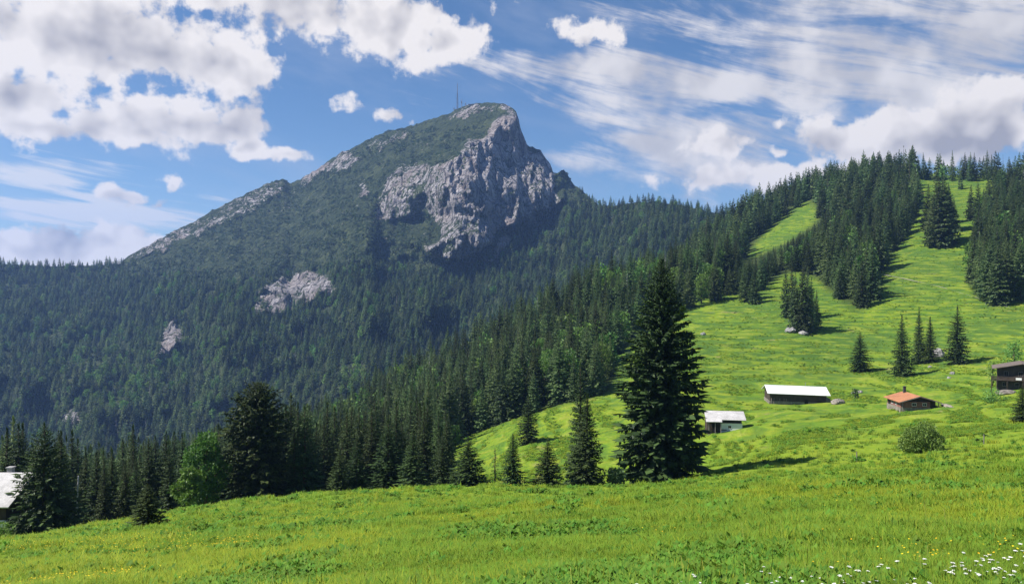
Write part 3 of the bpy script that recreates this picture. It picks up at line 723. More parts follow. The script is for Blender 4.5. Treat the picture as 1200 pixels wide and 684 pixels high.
def cat_label(i):
    return None
INDIV = []; BROAD = {}
BL = [broad_tree(18, 5.6+0.5*k, 470+k, 1500, 0.75, 16) for k in range(3)]
for i in sorted(big, key=lambda i: (names[i], tpx[i])):
    x, y, z, H, rad, st = trees[i]; hpx = H/y*F
    pl = float(perlin(np.array(x/38.0), np.array(y/38.0), 97))
    if (st == 'spur' and y < 520 and tpx[i] < 880 and rng.random() < 0.06+0.55*sstep(0.12, 0.5, pl)) or (st == 'valley' and rng.random() < 0.05):
        c, tk = BL[int(rng.integers(0, 3))]; H = min(H, 20)*0.86; o = empty('broadleaf_tree', (x, y, z)); link('crown', c, o); link('trunk', tk, o)
        s0 = H/18; o.scale = (s0*rad, s0*rad, s0); o.rotation_euler = (0, 0, rng.uniform(0, 6.28)); INDIV.append((o, i)); BROAD[i] = True
        continue
    if st == 'valley':
        c, tk, Rr = NEAR[int(rng.integers(0, 6))]; s0 = H/14; sx = s0*rad*1.05
    else:
        k = int(rng.integers(0, 7)); c, tk = MIDT[k][2], MIDT[k][3]; s0 = H/24; sx = s0*rad*1.05
    if hpx > 34:
        o = empty('spruce_tree', (x, y, z)); link('crown', c, o); link('trunk', tk, o)
    else:
        o = link('spruce_tree', MIDT[int(rng.integers(0, 7))][0], None, (x, y, z)); s0 = H/24; sx = s0*rad*1.05
    o.scale = (sx, sx, s0); o.rotation_euler = (0, 0, rng.uniform(0, 6.28))
    INDIV.append((o, i))

# the rest of the forest: one mass, instanced points
def proto_col(name, meshes):
    c = bpy.data.collections.new(name)
    for k, me in enumerate(meshes):
        o = bpy.data.objects.new('%s_%02d' % (name, k), me); c.objects.link(o)
    return c
def scatter(name, pts, rot, scl, var, col):
    me = bpy.data.meshes.new(name); pts = np.asarray(pts, np.float32)
    me.vertices.add(len(pts)); me.vertices.foreach_set('co', pts.ravel())
    for n, a in (('rot', rot), ('scl', scl)):
        at = me.attributes.new(n, 'FLOAT_VECTOR', 'POINT'); at.data.foreach_set('vector', np.asarray(a, np.float32).ravel())
    at = me.attributes.new('var', 'INT', 'POINT'); at.data.foreach_set('value', np.asarray(var, np.int32))
    o = link(name, me)
    ng = bpy.data.node_groups.new(name+'_nodes', 'GeometryNodeTree')
    ng.interface.new_socket('Geometry', in_out='INPUT', socket_type='NodeSocketGeometry')
    ng.interface.new_socket('Geometry', in_out='OUTPUT', socket_type='NodeSocketGeometry')
    N = ng.nodes; gi = N.new('NodeGroupInput'); go = N.new('NodeGroupOutput'); ip = N.new('GeometryNodeInstanceOnPoints')
    ci = N.new('GeometryNodeCollectionInfo'); ci.inputs['Collection'].default_value = col
    ci.inputs['Separate Children'].default_value = True; ci.inputs['Reset Children'].default_value = True
    def na(nm, ty):
        a = N.new('GeometryNodeInputNamedAttribute'); a.data_type = ty; a.inputs['Name'].default_value = nm
        return [s_ for s_ in a.outputs if s_.enabled and s_.name == 'Attribute'][0]
    L = ng.links; ip.inputs['Pick Instance'].default_value = True
    L.new(gi.outputs[0], ip.inputs['Points']); L.new(ci.outputs[0], ip.inputs['Instance'])
    L.new(na('var', 'INT'), ip.inputs['Instance Index']); L.new(na('scl', 'FLOAT_VECTOR'), ip.inputs['Scale'])
    er = N.new('FunctionNodeEulerToRotation'); L.new(na('rot', 'FLOAT_VECTOR'), er.inputs[0]); L.new(er.outputs[0], ip.inputs['Rotation'])
    L.new(ip.outputs[0], go.inputs[0])
    md = o.modifiers.new('scatter', 'NODES'); md.node_group = ng
    return o
rest = [trees[i] for i in range(len(trees)) if i not in big]
allf = rest+mtn
P = np.array([t_[:3] for t_ in allf]); Hs = np.array([t_[3] for t_ in allf]); Rd = np.array([t_[4] for t_ in allf])
n = len(allf); rot = np.stack([rng.normal(0, .02, n), rng.normal(0, .02, n), rng.uniform(0, 6.28, n)], 1)
scl = np.stack([Hs/24*Rd, Hs/24*Rd, Hs/24], 1)
isfar = np.array([t_[1] > 620 for t_ in allf])
var = np.where(isfar, rng.integers(0, 5, n), 5+rng.integers(0, 7, n))
# scattered paler broadleaf crowns among the spruces
bmesh_ = []
for k in range(3):
    V, T = leaf_cloud(400+k, broad_lobes(400+k, 18, 5.5, 2.0, 9), 420, 1.5); bmesh_.append(crown_mesh('far_broad', V, T, M['beech' if k else 'bush']))
pb = 0.30*np.exp(-((P[:, 0]/P[:, 1]*F+CX-150)/130)**2-((HZ-F*P[:, 2]/P[:, 1]-440)/45)**2)*(P[:, 1] > 700)+0.10*((P[:, 1] > 280) & (P[:, 1] < 640))+sstep(0.25, 0.6, perlin(P[:, 0]/90, P[:, 1]/90+P[:, 2]/60, 66))*0.42+0.03
isb = rng.random(n) < pb; var = np.where(isb, 12+rng.integers(0, 3, n), var); scl[isb] *= 0.95
V, T = spruce_crown(450, 24, 2.2, 4, 16, 4, 2, 0.4, 'spire', 0.12, 0.4, 0.5); thin_ = merged_tree('thin_spruce', 24, V, T, M['spruce_far'], 0.28, 450)
b = trunk_mb(20, 0.26, 9)
for i in range(26): b.tube([(0, 0, 4+i*0.58), (1.5*(1-i/30)*math.cos(i*2.4), 1.5*(1-i/30)*math.sin(i*2.4), 4+i*0.58-0.2)], [0.07, 0.03], 3)
dead_ = mesh_np('dead_spruce', b.v, b.f, [M['dead_wood']])
q_ = rng.random(n); var = np.where(q_ < 0.012, 16, np.where(q_ < 0.06, 15, var))
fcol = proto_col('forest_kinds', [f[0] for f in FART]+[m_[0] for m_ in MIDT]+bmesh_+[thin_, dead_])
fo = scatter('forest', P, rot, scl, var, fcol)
tag(fo, 'dense spruce forest covering the valley, the spur and the lower mountain slopes', 'forest', kind='stuff')
sm = []
for k in range(3):
    V, T = leaf_cloud(500+k, [(0, 0, 0.35, 0.6), (0.5, 0.2, 0.25, 0.45), (-0.4, 0.3, 0.25, 0.45), (0.1, -0.5, 0.2, 0.4)], 70, 0.5); sm.append(crown_mesh('scrub', V, T, M['scrub']))
n = len(scrub); sp = np.array(scrub)
so = scatter('mountain_scrub', sp[:, :3], np.stack([0*sp[:, 0], 0*sp[:, 0], rng.uniform(0, 6.28, n)], 1), np.stack([sp[:, 3]*sp[:, 4], sp[:, 3]*sp[:, 4], sp[:, 3]], 1), rng.integers(0, 3, n), proto_col('scrub_kinds', sm))
tag(so, 'dark dwarf pine scrub carpeting the mountain above the treeline', 'scrub', kind='stuff')
print('TREES', len(trees), 'indiv', len(INDIV), 'mountain', len(mtn), 'scrub', len(scrub))


# ------------------------------------------------------------------ meadow growth
def tuft(seed, nb, h, spread, lean, wid):
    g = np.random.default_rng(seed); V = []; Fc = []; T = []
    for i in range(nb):
        a = g.uniform(0, 6.28); r0 = spread*g.uniform(0, 1)**0.7; bx, by = r0*math.cos(g.uniform(0, 6.28)), r0*math.sin(g.uniform(0, 6.28))
        hh = h*g.uniform(0.55, 1.15); le = lean*g.uniform(0.2, 1.2)*hh; w = wid*g.uniform(0.7, 1.3); ca, sa = math.cos(a), math.sin(a)
        nx, ny = -sa*w, ca*w; b0 = len(V)
        V += [(bx+nx, by+ny, -0.05), (bx-nx, by-ny, -0.05), (bx+ca*le*0.35-nx*0.8, by+sa*le*0.35-ny*0.8, hh*0.6), (bx+ca*le*0.35+nx*0.8, by+sa*le*0.35+ny*0.8, hh*0.6), (bx+ca*le, by+sa*le, hh)]
        Fc += [(b0, b0+1, b0+2, b0+3), (b0+3, b0+2, b0+4)]; T += [float(g.beta(1.6, 1.6))]*5
    return V, Fc, T
gm = []
for k in range(5):
    V, Fc, T = tuft(600+k, 34, 0.20, 0.17, 0.7, 0.006+0.0015*(k % 2)); gm.append(mesh_np('tuft', V, Fc, [M['grass'] if k < 3 else M['ripe_grass']], False, {'tint': T}))
for k in range(2):      # broad-leaved herbs
    g = np.random.default_rng(650+k); nL = 30; a = g.uniform(0, 6.28, nL); pit = g.uniform(0.1, 1.2, nL)
    d = np.stack([np.cos(a)*np.cos(pit), np.sin(a)*np.cos(pit), np.sin(pit)], 1); p = np.stack([0.08*np.cos(a*3), 0.08*np.sin(a*3), g.uniform(0, 0.14, nL)], 1)
    l = g.uniform(0.07, 0.15, nL); gm.append(crown_mesh('herb', kites(p, d, l, l*0.26, g.uniform(-.6, .6, nL), g), g.beta(2, 2, nL), M['herb']))
g = np.random.default_rng(690); V, Fc, T = [], [], []
for i in range(5):
    ox, oy = g.uniform(-.22, .22, 2); hh = g.uniform(0.2, 0.34); lx, ly = g.uniform(-.08, .08, 2); a = g.uniform(0, 3.1); w = 0.002; nx, ny = math.cos(a)*w, math.sin(a)*w; b0 = len(V)
    V += [(ox+nx, oy+ny, -.05), (ox-nx, oy-ny, -.05), (ox+lx-nx, oy+ly-ny, hh), (ox+lx+nx, oy+ly+ny, hh), (ox+lx+nx*2, oy+ly+ny*2, hh+.02), (ox+lx-nx*2, oy+ly-ny*2, hh+.02), (ox+lx*1.2, oy+ly*1.2, hh+.06)]
    Fc += [(b0, b0+1, b0+2, b0+3), (b0+3, b0+2, b0+5, b0+4), (b0+4, b0+5, b0+6)]; T += [0.8]*7
gm.append(mesh_np('seed_stems', V, Fc, [M['ripe_grass']], False, {'tint': T}))
def soften(me, k=0.75):
    # grass blades shade like the turf they form: normals leaned towards the sky
    n = np.zeros(len(me.vertices)*3, np.float32); me.vertices.foreach_get('normal', n); n = n.reshape(-1, 3); n[n[:, 2] < 0] *= -1
    n = n*(1-k)+np.array([0, 0, k]); n /= np.linalg.norm(n, axis=1, keepdims=True)
    me.polygons.foreach_set('use_smooth', np.ones(len(me.polygons), bool)); me.normals_split_custom_set_from_vertices(n.tolist())
for me_ in gm: soften(me_)
N = 105000
Yg = 1/rng.uniform(1/150, 1/7.2, N); pxg = rng.uniform(-120, 1420, N)
fr = np.clip(np.log(Yg/1.2)/np.log(1150/1.2)*(len(gY)-1), 0, len(gY)-1.001); ri = fr.astype(int); tr_ = fr-ri
ci_ = np.clip(np.searchsorted(gpx, pxg)-1, 0, len(gpx)-2); tc_ = (pxg-gpx[ci_])/(gpx[ci_+1]-gpx[ci_])
def gz_arr(): return (gZ[ri, ci_]*(1-tc_)+gZ[ri, ci_+1]*tc_)*(1-tr_)+(gZ[ri+1, ci_]*(1-tc_)+gZ[ri+1, ci_+1]*tc_)*tr_
xg = (pxg-CX)/F*Yg; zg = gz_arr(); pyg = HZ-F*zg/Yg
keep = (gz_arr() < 1e9) & (pyg < 720) & ~((pxg < 500) & (Yg > 118))
pch = 1.5*fbm(xg/4, Yg/4, 3, 701)
sc_ = (0.75+0.012*Yg)*(1+0.45*np.clip(pch, -1, 1))*rng.uniform(0.7, 1.3, N)
herb = rng.random(N) < 0.05+0.7*sstep(0.12, 0.5, fbm(xg/6, Yg/6, 3, 702))
ripe = rng.random(N) < 0.05+0.7*sstep(0.05, 0.6, fbm(xg/9, Yg/13, 3, 703)+0.8*np.exp(-((pxg-200)/230)**2-((pyg-660)/45)**2))
vr = np.where(herb, 5+rng.integers(0, 2, N), np.where(ripe, 3+rng.integers(0, 2, N), rng.integers(0, 3, N)))
vr = np.where((rng.random(N) < 0.012) & (Yg < 60), 7, vr)
k = keep
go_ = scatter('grass', np.stack([xg, Yg, zg], 1)[k], np.stack([0*xg, 0*xg, rng.uniform(0, 6.28, N)], 1)[k], np.stack([sc_*(1+0.006*Yg), sc_*(1+0.006*Yg), sc_*0.9], 1)[k], vr[k], proto_col('grass_kinds', gm))
tag(go_, 'tall green meadow grass with leafy herbs covering the near slope', 'grass', kind='stuff')
# tussocks along the cattle terraces of the far pasture
N = 120000
Yg = 1/rng.uniform(1/800, 1/120, N); pxg = rng.uniform(480, 1260, N)
fr = np.clip(np.log(Yg/1.2)/np.log(1150/1.2)*(len(gY)-1), 0, len(gY)-1.001); ri = fr.astype(int); tr_ = fr-ri
ci_ = np.clip(np.searchsorted(gpx, pxg)-1, 0, len(gpx)-2); tc_ = (pxg-gpx[ci_])/(gpx[ci_+1]-gpx[ci_])
xg = (pxg-CX)/F*Yg; zg = gz_arr(); pyg = HZ-F*zg/Yg
ter = fbm(xg/14, zg*0.95+Yg/30, 3, 711); big_ = fbm(xg/60, Yg/60, 3, 712)
keep = ~g_forest(pxg, pyg, Yg) & (ter+0.35*big_+np.where(Yg < 210, -0.12, 0) > 0.12)
sc_ = rng.uniform(0.9, 2.1, N)*(1+0.0016*Yg)
k = keep
tu = scatter('tussocks', np.stack([xg, Yg, zg], 1)[k], np.stack([0*xg, 0*xg, rng.uniform(0, 6.28, N)], 1)[k], np.stack([sc_*1.5, sc_*1.2, sc_*0.75], 1)[k], np.where(rng.random(N) < 0.3, 5+rng.integers(0, 2, N), rng.integers(0, 5, N))[k], proto_col('tussock_kinds', gm))
tag(tu, 'grass tussocks and dock along the cattle terraces of the far pasture', 'grass', kind='stuff')
# buttercups
def flower_disc(z, r, n, g, tilt=0.3):
    V = []; Fc = []
    ax, ay = g.uniform(-tilt, tilt), g.uniform(-tilt, tilt)
    for i in range(n):
        a = 6.283*i/n; V.append((r*math.cos(a), r*math.sin(a), z+r*(ax*math.cos(a)+ay*math.sin(a))))
    V.append((0, 0, z-0.3*r)); Fc = [(i, (i+1) % n, n) for i in range(n)]; return V, Fc
g = np.random.default_rng(31); V, Fc, T = [], [], []
for i in range(3):
    v, f = flower_disc(g.uniform(0.16, 0.26), 0.013, 6, g); ox, oy = g.uniform(-.25, .25, 2); b0 = len(V); V += [(x+ox, y+oy, z) for x, y, z in v]; Fc += [tuple(i_+b0 for i_ in q) for q in f]
bc = mesh_np('buttercup', V, Fc, [M['yellow_petal']], False, {'tint': [0.5]*len(V)})
N = 15000
Yg = 1/rng.uniform(1/75, 1/9, N); pxg = rng.uniform(-50, 1250, N)
fr = np.clip(np.log(Yg/1.2)/np.log(1150/1.2)*(len(gY)-1), 0, len(gY)-1.001); ri = fr.astype(int); tr_ = fr-ri
ci_ = np.clip(np.searchsorted(gpx, pxg)-1, 0, len(gpx)-2); tc_ = (pxg-gpx[ci_])/(gpx[ci_+1]-gpx[ci_])
xg = (pxg-CX)/F*Yg; zg = gz_arr()
k = (fbm(xg/9, Yg/9, 3, 721)+0.5*np.exp(-((pxg-250)/170)**2)-0.12 > 0.30) & (rng.random(N) < np.where(pxg > 560, 0.03, 0.8))
q = (1+0.01*Yg); bo = scatter('buttercups', np.stack([xg, Yg, zg], 1)[k], np.stack([0*xg, 0*xg, rng.uniform(0, 6.28, N)], 1)[k], np.stack([q, q, q], 1)[k], np.zeros(N, int)[k], proto_col('buttercup_kinds', [bc]))
tag(bo, 'yellow buttercups sprinkled through the near meadow grass', 'wildflowers', kind='stuff')
# white umbel flowers, each one an object
wf = []
for kk in range(4):
    g = np.random.default_rng(40+kk); b = MB(); hh = 0.36+0.05*kk
    b.tube([(0, 0, -0.05), (0.01, 0, hh*0.6), (0.015, 0.01, hh)], [0.004, 0.003, 0.0025], 5); ns = len(b.f)
    for i in range(17):
        a = i*2.4; r = 0.036*math.sqrt(i/17); v, f = flower_disc(hh+0.012-0.15*r+g.uniform(-.003, .003), 0.0105, 6, g, 0.25)
        b.add([(x+0.015+r*math.cos(a), y+0.01+r*math.sin(a), z) for x, y, z in v], f)
        b.tube([(0.015, 0.01, hh-0.03), (0.015+r*math.cos(a), 0.01+r*math.sin(a), hh+0.006)], 0.0012, 3)
    fm = [0]*len(b.f); ia = 0
    for i_, f in enumerate(b.f): fm[i_] = 1 if len(f) == 3 and i_ >= ns and max(v[2] for v in (b.v[j] for j in f)) > hh-0.002 else 0
    wf.append(mesh_np('white_flower', b.v, b.f, [M['herb'], M['petal']], False, {'tint': [0.6]*len(b.v)}, fm))
nf = 0
while nf < 170:
    Yq = rng.uniform(7.8, 9.3); pq = 1225-560*rng.random()**1.35
    if fbm(np.array(pq/60), np.array(Yq*1.2), 3, 731) < -0.15 or (pq < 880 and rng.random() < 0.5): continue
    loc = g_at(pq, Yq)
    o = link('white_flower', wf[int(rng.integers(0, 4))], None, loc); s_ = rng.uniform(0.38, 0.62); o.scale = (s_, s_, s_*rng.uniform(1.0, 1.5)); o.rotation_euler = (rng.normal(0, .12), rng.normal(0, .12), rng.uniform(0, 6.28))
    tag(o, 'small white flat-headed wildflower among the grass at the bottom right edge of the meadow', 'flower', 'white wildflowers along the bottom edge'); nf += 1


# ------------------------------------------------------------------ buildings and small things
def slab(b, p0, p1, x0, x1, th):
    # sloping roof slab between profile points p0, p1 (y, z)
    (ya, za), (yb, zb) = p0, p1; L = math.hypot(yb-ya, zb-za); nx, nz = -(zb-za)/L*th, (yb-ya)/L*th
    if nz < 0: nx, nz = -nx, -nz
    return b.prism([(ya, za), (yb, zb), (yb+nx, zb+nz), (ya+nx, za+nz)], x0, x1, 'x')
def window(par, x0, x1, z0, z1, y, dy=-1, axis='y', frame='render', pane='opening'):
    w = MB(); f = 0.07
    def bx(b, a0, a1, c0, c1, d0, d1):
        if axis == 'y': b.box(a0, a1, min(y+d0*dy, y+d1*dy), max(y+d0*dy, y+d1*dy), c0, c1)
        else: b.box(min(y+d0*dy, y+d1*dy), max(y+d0*dy, y+d1*dy), a0, a1, c0, c1)
    bx(w, x0-f, x0, z0-f, z1+f, -.02, .06); bx(w, x1, x1+f, z0-f, z1+f, -.02, .06); bx(w, x0, x1, z0-f, z0, -.02, .06); bx(w, x0, x1, z1, z1+f, -.02, .06)
    xm = (x0+x1)/2; bx(w, xm-.02, xm+.02, z0, z1, -.02, .045)
    wo_ = w.build('window', M[frame], par)
    p = MB(); bx(p, x0, x1, z0, z1, -.03, .02); p.build('pane', M[pane], wo_)
    return wo_

# white hut with dark loft
loc = g_hit(851, 505.5, 120); e = empty('mountain_hut', loc, R(-9)); k = loc.y/F
MB().box(-1.2, 3.5, 0, 7.6, -1.2, 1.85).build('wall', M['render'], e)
lf = MB(); lf.box(-1.15, 3.4, 0.9, 7.5, 1.852, 2.75); lf.prism([(0.9, 2.75), (7.5, 2.75), (4.0, 3.72)], -1.15, 3.4, 'x'); lf.build('loft', M['timber'], e)
ex = MB(); ex.box(-4.0, -1.22, 0.9, 7.4, -1.2, 2.2); ex.prism([(0.9, 2.2), (7.4, 2.2), (7.4, 2.7), (4.0, 3.72), (0.9, 2.75)], -4.0, -1.22, 'x'); ex.build('side_barn', M['timber'], e)
rf = MB(); slab(rf, (-0.45, 2.60), (4.0, 3.93), -1.0, 4.3, 0.12); slab(rf, (4.0, 3.93), (8.2, 2.65), -4.5, 4.3, 0.12); slab(rf, (-1.55, 2.27), (4.0, 3.932), -4.5, -1.0, 0.12); rf.build('roof', M['shingle'], e)
ps = MB(); 
for x in (-3.9, -2.5, -1.3): ps.box(x-.09, x+.09, -1.3, -1.12, -1.0, 2.35)
ps.build('porch_posts', M['timber_grey'], e)
bl = MB(); bl.box(-1.2, 3.5, -0.02, 0.1, 1.86, 2.0); bl.build('balcony_beam', M['timber_grey'], e)
for x in (0.2, 1.9, 3.3): MB().box(x-.07, x+.07, 0.1, 0.24, 2.0, 2.74).build('post', M['timber'], e)
window(e, 0.45, 1.05, 0.75, 1.35, 0.0); MB().box(-1.15, 0.1, -0.05, 0.0, 0.3, 0.48).build('ledge', M['timber'], e)
MB().box(-3.0, -1.9, 0.84, 0.89, -1.0, 1.7).build('door', M['opening'], e)
tag(e, 'white-walled hut with pale shingle roof and dark loft, right behind the giant spruce', 'hut')
loc = g_hit(834, 507, 120); b = MB().prism([(-0.75, 0), (0.75, 0), (0.7, 0.55), (0.35, 0.85), (-0.4, 0.82), (-0.72, 0.5)], -0.5, 0.5); o = b.build('water_trough', M['render'], None, False, loc); tag(o, 'rounded white water container on the grass in front of the white hut', 'trough')

# long barn
loc = g_hit(935, 474, 200); e = empty('long_barn', loc, R(-4)); e.rotation_euler = (0, R(1.2), R(-9)); k = loc.y/F
MB().box(-8.1, 7.9, 0, 9.4, 0.85, 3.35).build('wall', M['timber'], e)
gb = MB(); gb.prism([(0, 3.35), (9.4, 3.35), (4.7, 4.75)], -8.1, 7.9, 'x'); gb.build('gable', M['timber'], e)
MB().box(-8.2, 8.0, -0.08, 9.5, -2.0, 0.85).build('plinth', M['rubble'], e)
rf = MB(); slab(rf, (-1.1, 3.08), (4.7, 4.9), -8.9, 9.0, 0.14); slab(rf, (4.7, 4.9), (10.3, 3.1), -8.9, 9.0, 0.14)
for i in range(30): slab(rf, (-1.1, 3.222), (4.66, 5.03), -8.8+i*0.6, -8.74+i*0.6, 0.05)
rf.box(-8.9, 9.0, 4.5, 4.9, 5.0, 5.1); rf.build('roof', M['white_sheet'], e)
MB().box(1.9, 2.9, -0.14, -0.08, -0.1, 1.55).build('door', M['opening'], e)
for x in (-7.6, -6.9, -5.2, -4.0, -3.4): MB().box(x-.08, x+.08, -0.22, -0.09, -0.4, 1.7).build('post', M['timber_grey'], e)
MB().box(8.02, 9.3, 0.4, 6.0, -1.5, 2.0).build('stone_annex', M['rubble'], e)
MB().tube([(3.0, 4.7, 4.9), (3.0, 4.7, 6.2)], 0.06, 6).build('lightning_rod', M['grey_metal'], e)
tag(e, 'long low barn with bright white sheet roof and dark board walls', 'barn')

# red-roofed hut, gable turned to the right
loc = g_hit(1077, 480, 130); e = empty('red_roofed_hut', loc, R(-5)); k = loc.y/F
wl = MB(); wl.box(-4.3, 2.6, 0, 8.2, 0.5, 1.95); wl.prism([(-4.3, 1.952), (4.3, 1.952), (0, 3.25)], 0.6, 8.2); wl.build('wall', M['timber_red'], e)
MB().box(-4.4, 2.7, -0.08, 8.3, -1.4, 0.5).build('plinth', M['rubble'], e)
MB().box(2.62, 4.2, 0.8, 8.2, -1.3, 1.95).build('lean_to', M['timber'], e)
MB().prism([(-3.9, 1.96), (3.9, 1.96), (0, 3.12)], 0.52, 0.59).build('gable_boards', M['timber'], e)
def slabx(b, p0, p1, y0, y1, th):
    (xa, za), (xb, zb) = p0, p1; L = math.hypot(xb-xa, zb-za); nx, nz = -(zb-za)/L*th, (xb-xa)/L*th
    return b.prism([(xa, za), (xb, zb), (xb+nx, zb+nz), (xa+nx, za+nz)], y0, y1)
rf = MB(); slabx(rf, (-5.0, 1.80), (0, 3.32), -0.9, 9.0, 0.13); slabx(rf, (0, 3.32), (5.0, 1.80), -0.9, 9.0, 0.13); ro = rf.build('roof', M['tile_red'], e)
ch = MB(); ch.box(-0.75, -0.2, 7.0, 7.6, 2.9, 4.75); ch.box(-0.82, -0.13, 6.93, 7.67, 4.75, 4.87); ch.build('chimney', M['dark_metal'], ro)
vb = MB(); slabx(vb, (-5.0, 1.68), (0, 3.19), -0.95, -0.9, 0.18); slabx(vb, (0, 3.19), (5.0, 1.68), -0.95, -0.9, 0.18); vb.build('verge_board', M['timber_grey'], ro)
window(e, -1.6, -0.7, 0.95, 1.6, 0.0); window(e, 0.9, 1.7, 0.95, 1.6, 0.0)
window(e, 4.6, 5.5, 0.9, 1.6, -4.3, -1, 'x', 'render'); window(e, 2.3, 3.0, 0.9, 1.6, -4.3, -1, 'x', 'render')
MB().box(-4.38, -4.3, 6.2, 7.5, 0.0, 1.75).build('door', M['opening'], e)
for x in (-4.1, 4.3): MB().box(x-.08, x+.08, -0.7, -0.54, -0.8, 2.0).build('post', M['timber_grey'], e)
tag(e, 'small wooden hut with orange-red roof and dark chimney, gable turned right', 'hut')

# dark chalet, cut by the right frame edge
loc = g_hit(1196, 456, 150); e = empty('dark_chalet', loc, R(-31))
MB().box(-5.2, 6.0, 0, 9, -2.0, 2.3).build('lower_wall', M['timber'], e)
up = MB(); up.box(-5.1, 5.9, 0.05, 9, 2.302, 5.3); up.prism([(-5.1, 5.302), (5.9, 5.302), (0.4, 6.55)], 0.05, 9); up.build('upper_wall', M['timber'], e)
rf = MB(); slabx(rf, (-6.3, 5.12), (0.4, 6.66), -1.3, 10, 0.16); slabx(rf, (0.4, 6.66), (7.1, 5.12), -1.3, 10, 0.16); ro = rf.build('roof', M['brown_roof'], e)
cb = MB(); cb.box(1.2, 2.0, 4, 4.8, 6.2, 7.7); cb.build('chimney', M['render'], ro)
bal = MB(); bal.box(-6.6, 6.4, -1.5, 0, 2.2, 2.36); bo_ = bal.build('balcony', M['timber'], e)
rl = MB(); rl.box(-6.6, 6.4, -1.5, -1.42, 3.2, 3.3); rl.box(-6.6, -6.52, -1.42, 0, 3.2, 3.3)
for i in range(66): rl.box(-6.58+i*0.197, -6.44+i*0.197, -1.48, -1.44, 2.36, 3.2)
rl.build('railing', M['timber'], bo_)
for x in (-6.5, -3.0, 0.5, 4.0): MB().box(x-.09, x+.09, -1.45, -1.28, -1.2, 2.2).build('post', M['timber'], e)
for x in (-3.6, -0.4, 2.6): window(e, x, x+0.9, 3.4, 4.5, 0.05, -1, 'y', 'timber_grey')
for x in (-4.0, -1.2): window(e, x, x+0.8, 0.7, 1.6, 0.0, -1, 'y', 'timber_grey')
MB().box(0.6, 1.5, -0.04, 0.0, -0.3, 1.9).build('door', M['opening'], e)
MB().box(-1.1, 0.2, -1.62, -1.52, 2.5, 3.1).build('flower_box', M['render'], bo_)
tag(e, 'two-storey dark timber chalet with balcony, cut by the right frame edge', 'chalet')

# house with shingle roof at the left frame edge
Yh = 86.0; zf = (HZ-622)/F*Yh; e = empty('shingled_house', (-56.0, Yh, zf))
MB().box(-14, -0.9, 1.0, 9.2, 0.0, 0.9).build('plinth', M['render'], e); MB().box(-13.95, -0.95, 1.05, 9.15, -6.0, -0.003).build('foundation', M['rubble'], e)
w_ = MB(); w_.box(-13.9, -1.0, 1.1, 9.1, 0.902, 2.9); w_.prism([(1.1, 2.902), (9.1, 2.902), (5.1, 4.95)], -13.9, -1.0, 'x'); w_.build('wall', M['timber'], e)
rf = MB(); slab(rf, (0.0, 2.55), (5.1, 5.2), -15, 0.0, 0.16); slab(rf, (5.1, 5.2), (10.2, 2.55), -15, 0.0, 0.16); ro = rf.build('roof', M['shingle'], e)
cb = MB(); cb.box(-3.8, -3.2, 5.5, 6.1, 4.6, 5.75); cb.box(-3.9, -3.1, 5.4, 6.2, 5.75, 5.85); cb.build('chimney', M['stone'], ro)
for x in (-4.5, -7.5): window(e, x, x+0.9, 1.3, 2.2, 1.1)
MB().box(-3.0, -2.1, 1.04, 1.1, 0.92, 2.7).build('door', M['timber_grey'], e)
tag(e, 'house with steep pale shingle roof, cut by the left frame edge', 'house')

# poles, stumps
def rock_mesh(seed, r, sq=(1, 1, 0.8), n=14):
    g = np.random.default_rng(seed); th = np.linspace(0, math.pi, n)[:, None]; ph = np.linspace(0, 2*math.pi, 2*n, endpoint=False)[None]
    d = np.stack([np.sin(th)*np.cos(ph), np.sin(th)*np.sin(ph), np.cos(th)+0*ph], 2)
    ns = 1+0.35*perlin(d[..., 0]*1.6+seed*7.1+d[..., 2]*1.3, d[..., 1]*1.6+d[..., 2]*0.9, seed)+0.16*ridged(d[..., 0]*3.5+d[..., 2]*2.1+seed, d[..., 1]*3.5-d[..., 2]*1.7, 2, seed+5)
    v = d*ns[..., None]*r*np.array(sq); m_ = 2*n; fs = []
    for i in range(n-1):
        for j in range(m_): fs.append((i*m_+j, (i+1)*m_+j, (i+1)*m_+(j+1) % m_, i*m_+(j+1) % m_))
    return v.reshape(-1, 3), fs
def put_rock(name, px, py, wpx, label, seed, mat='stone', sq=(1, 1, 0.8), cat='rock', sink=0.35, ymin=100):
    loc = g_hit(px, py, ymin); r = wpx/2/F*loc.y; v, f = rock_mesh(seed, r, sq)
    o = link(name, mesh_np(name, v, f, [M[mat]], False), None, (loc.x, loc.y, loc.z+r*sq[2]*(1-2*sink)*0.8)); o.rotation_euler = (0, 0, seed); return tag(o, label, cat)
put_rock('boulder', 1099, 419, 13, 'large grey boulder between the spruces of the pasture group', 3, sq=(0.95, 0.9, 1.0), cat='boulder', sink=0.2)
put_rock('rock_outcrop', 927, 388, 13, 'pale rock outcrop at the left foot of the boulder-strewn spruce clump', 4, sq=(1.1, 0.8, 0.5), cat='rock')
put_rock('rock', 941, 391, 10, 'smaller pale rock under the middle of the upper spruce clump', 5, sq=(1.2, 0.8, 0.5))
put_rock('stone', 1090, 430.5, 4, 'white stone on the grass below the big grey boulder', 6)
put_rock('stone', 1116, 438, 5, 'pale stone in the pasture below the separate full spruce', 7)
put_rock('stone', 1112, 443, 3.5, 'lowest small pale stone below the separate full spruce', 17)
put_rock('stone', 1000, 461, 4.5, 'pale stone right beside the tiny dark bush near the long barn', 8)
put_rock('stone', 1008, 460, 5, 'rightmost pale stone near the tiny dark bush by the long barn', 9)
put_rock('rubble_mound', 982, 473, 15, 'brown earth and stone mound right of the long barn', 10, 'rubble', (1.1, 0.8, 0.55), 'mound', 0.3)
put_rock('rubble_bank', 1110, 476, 14, 'low brown earth bank right of the red-roofed hut', 11, 'rubble', (1.4, 0.5, 0.28), 'bank', 0.35)
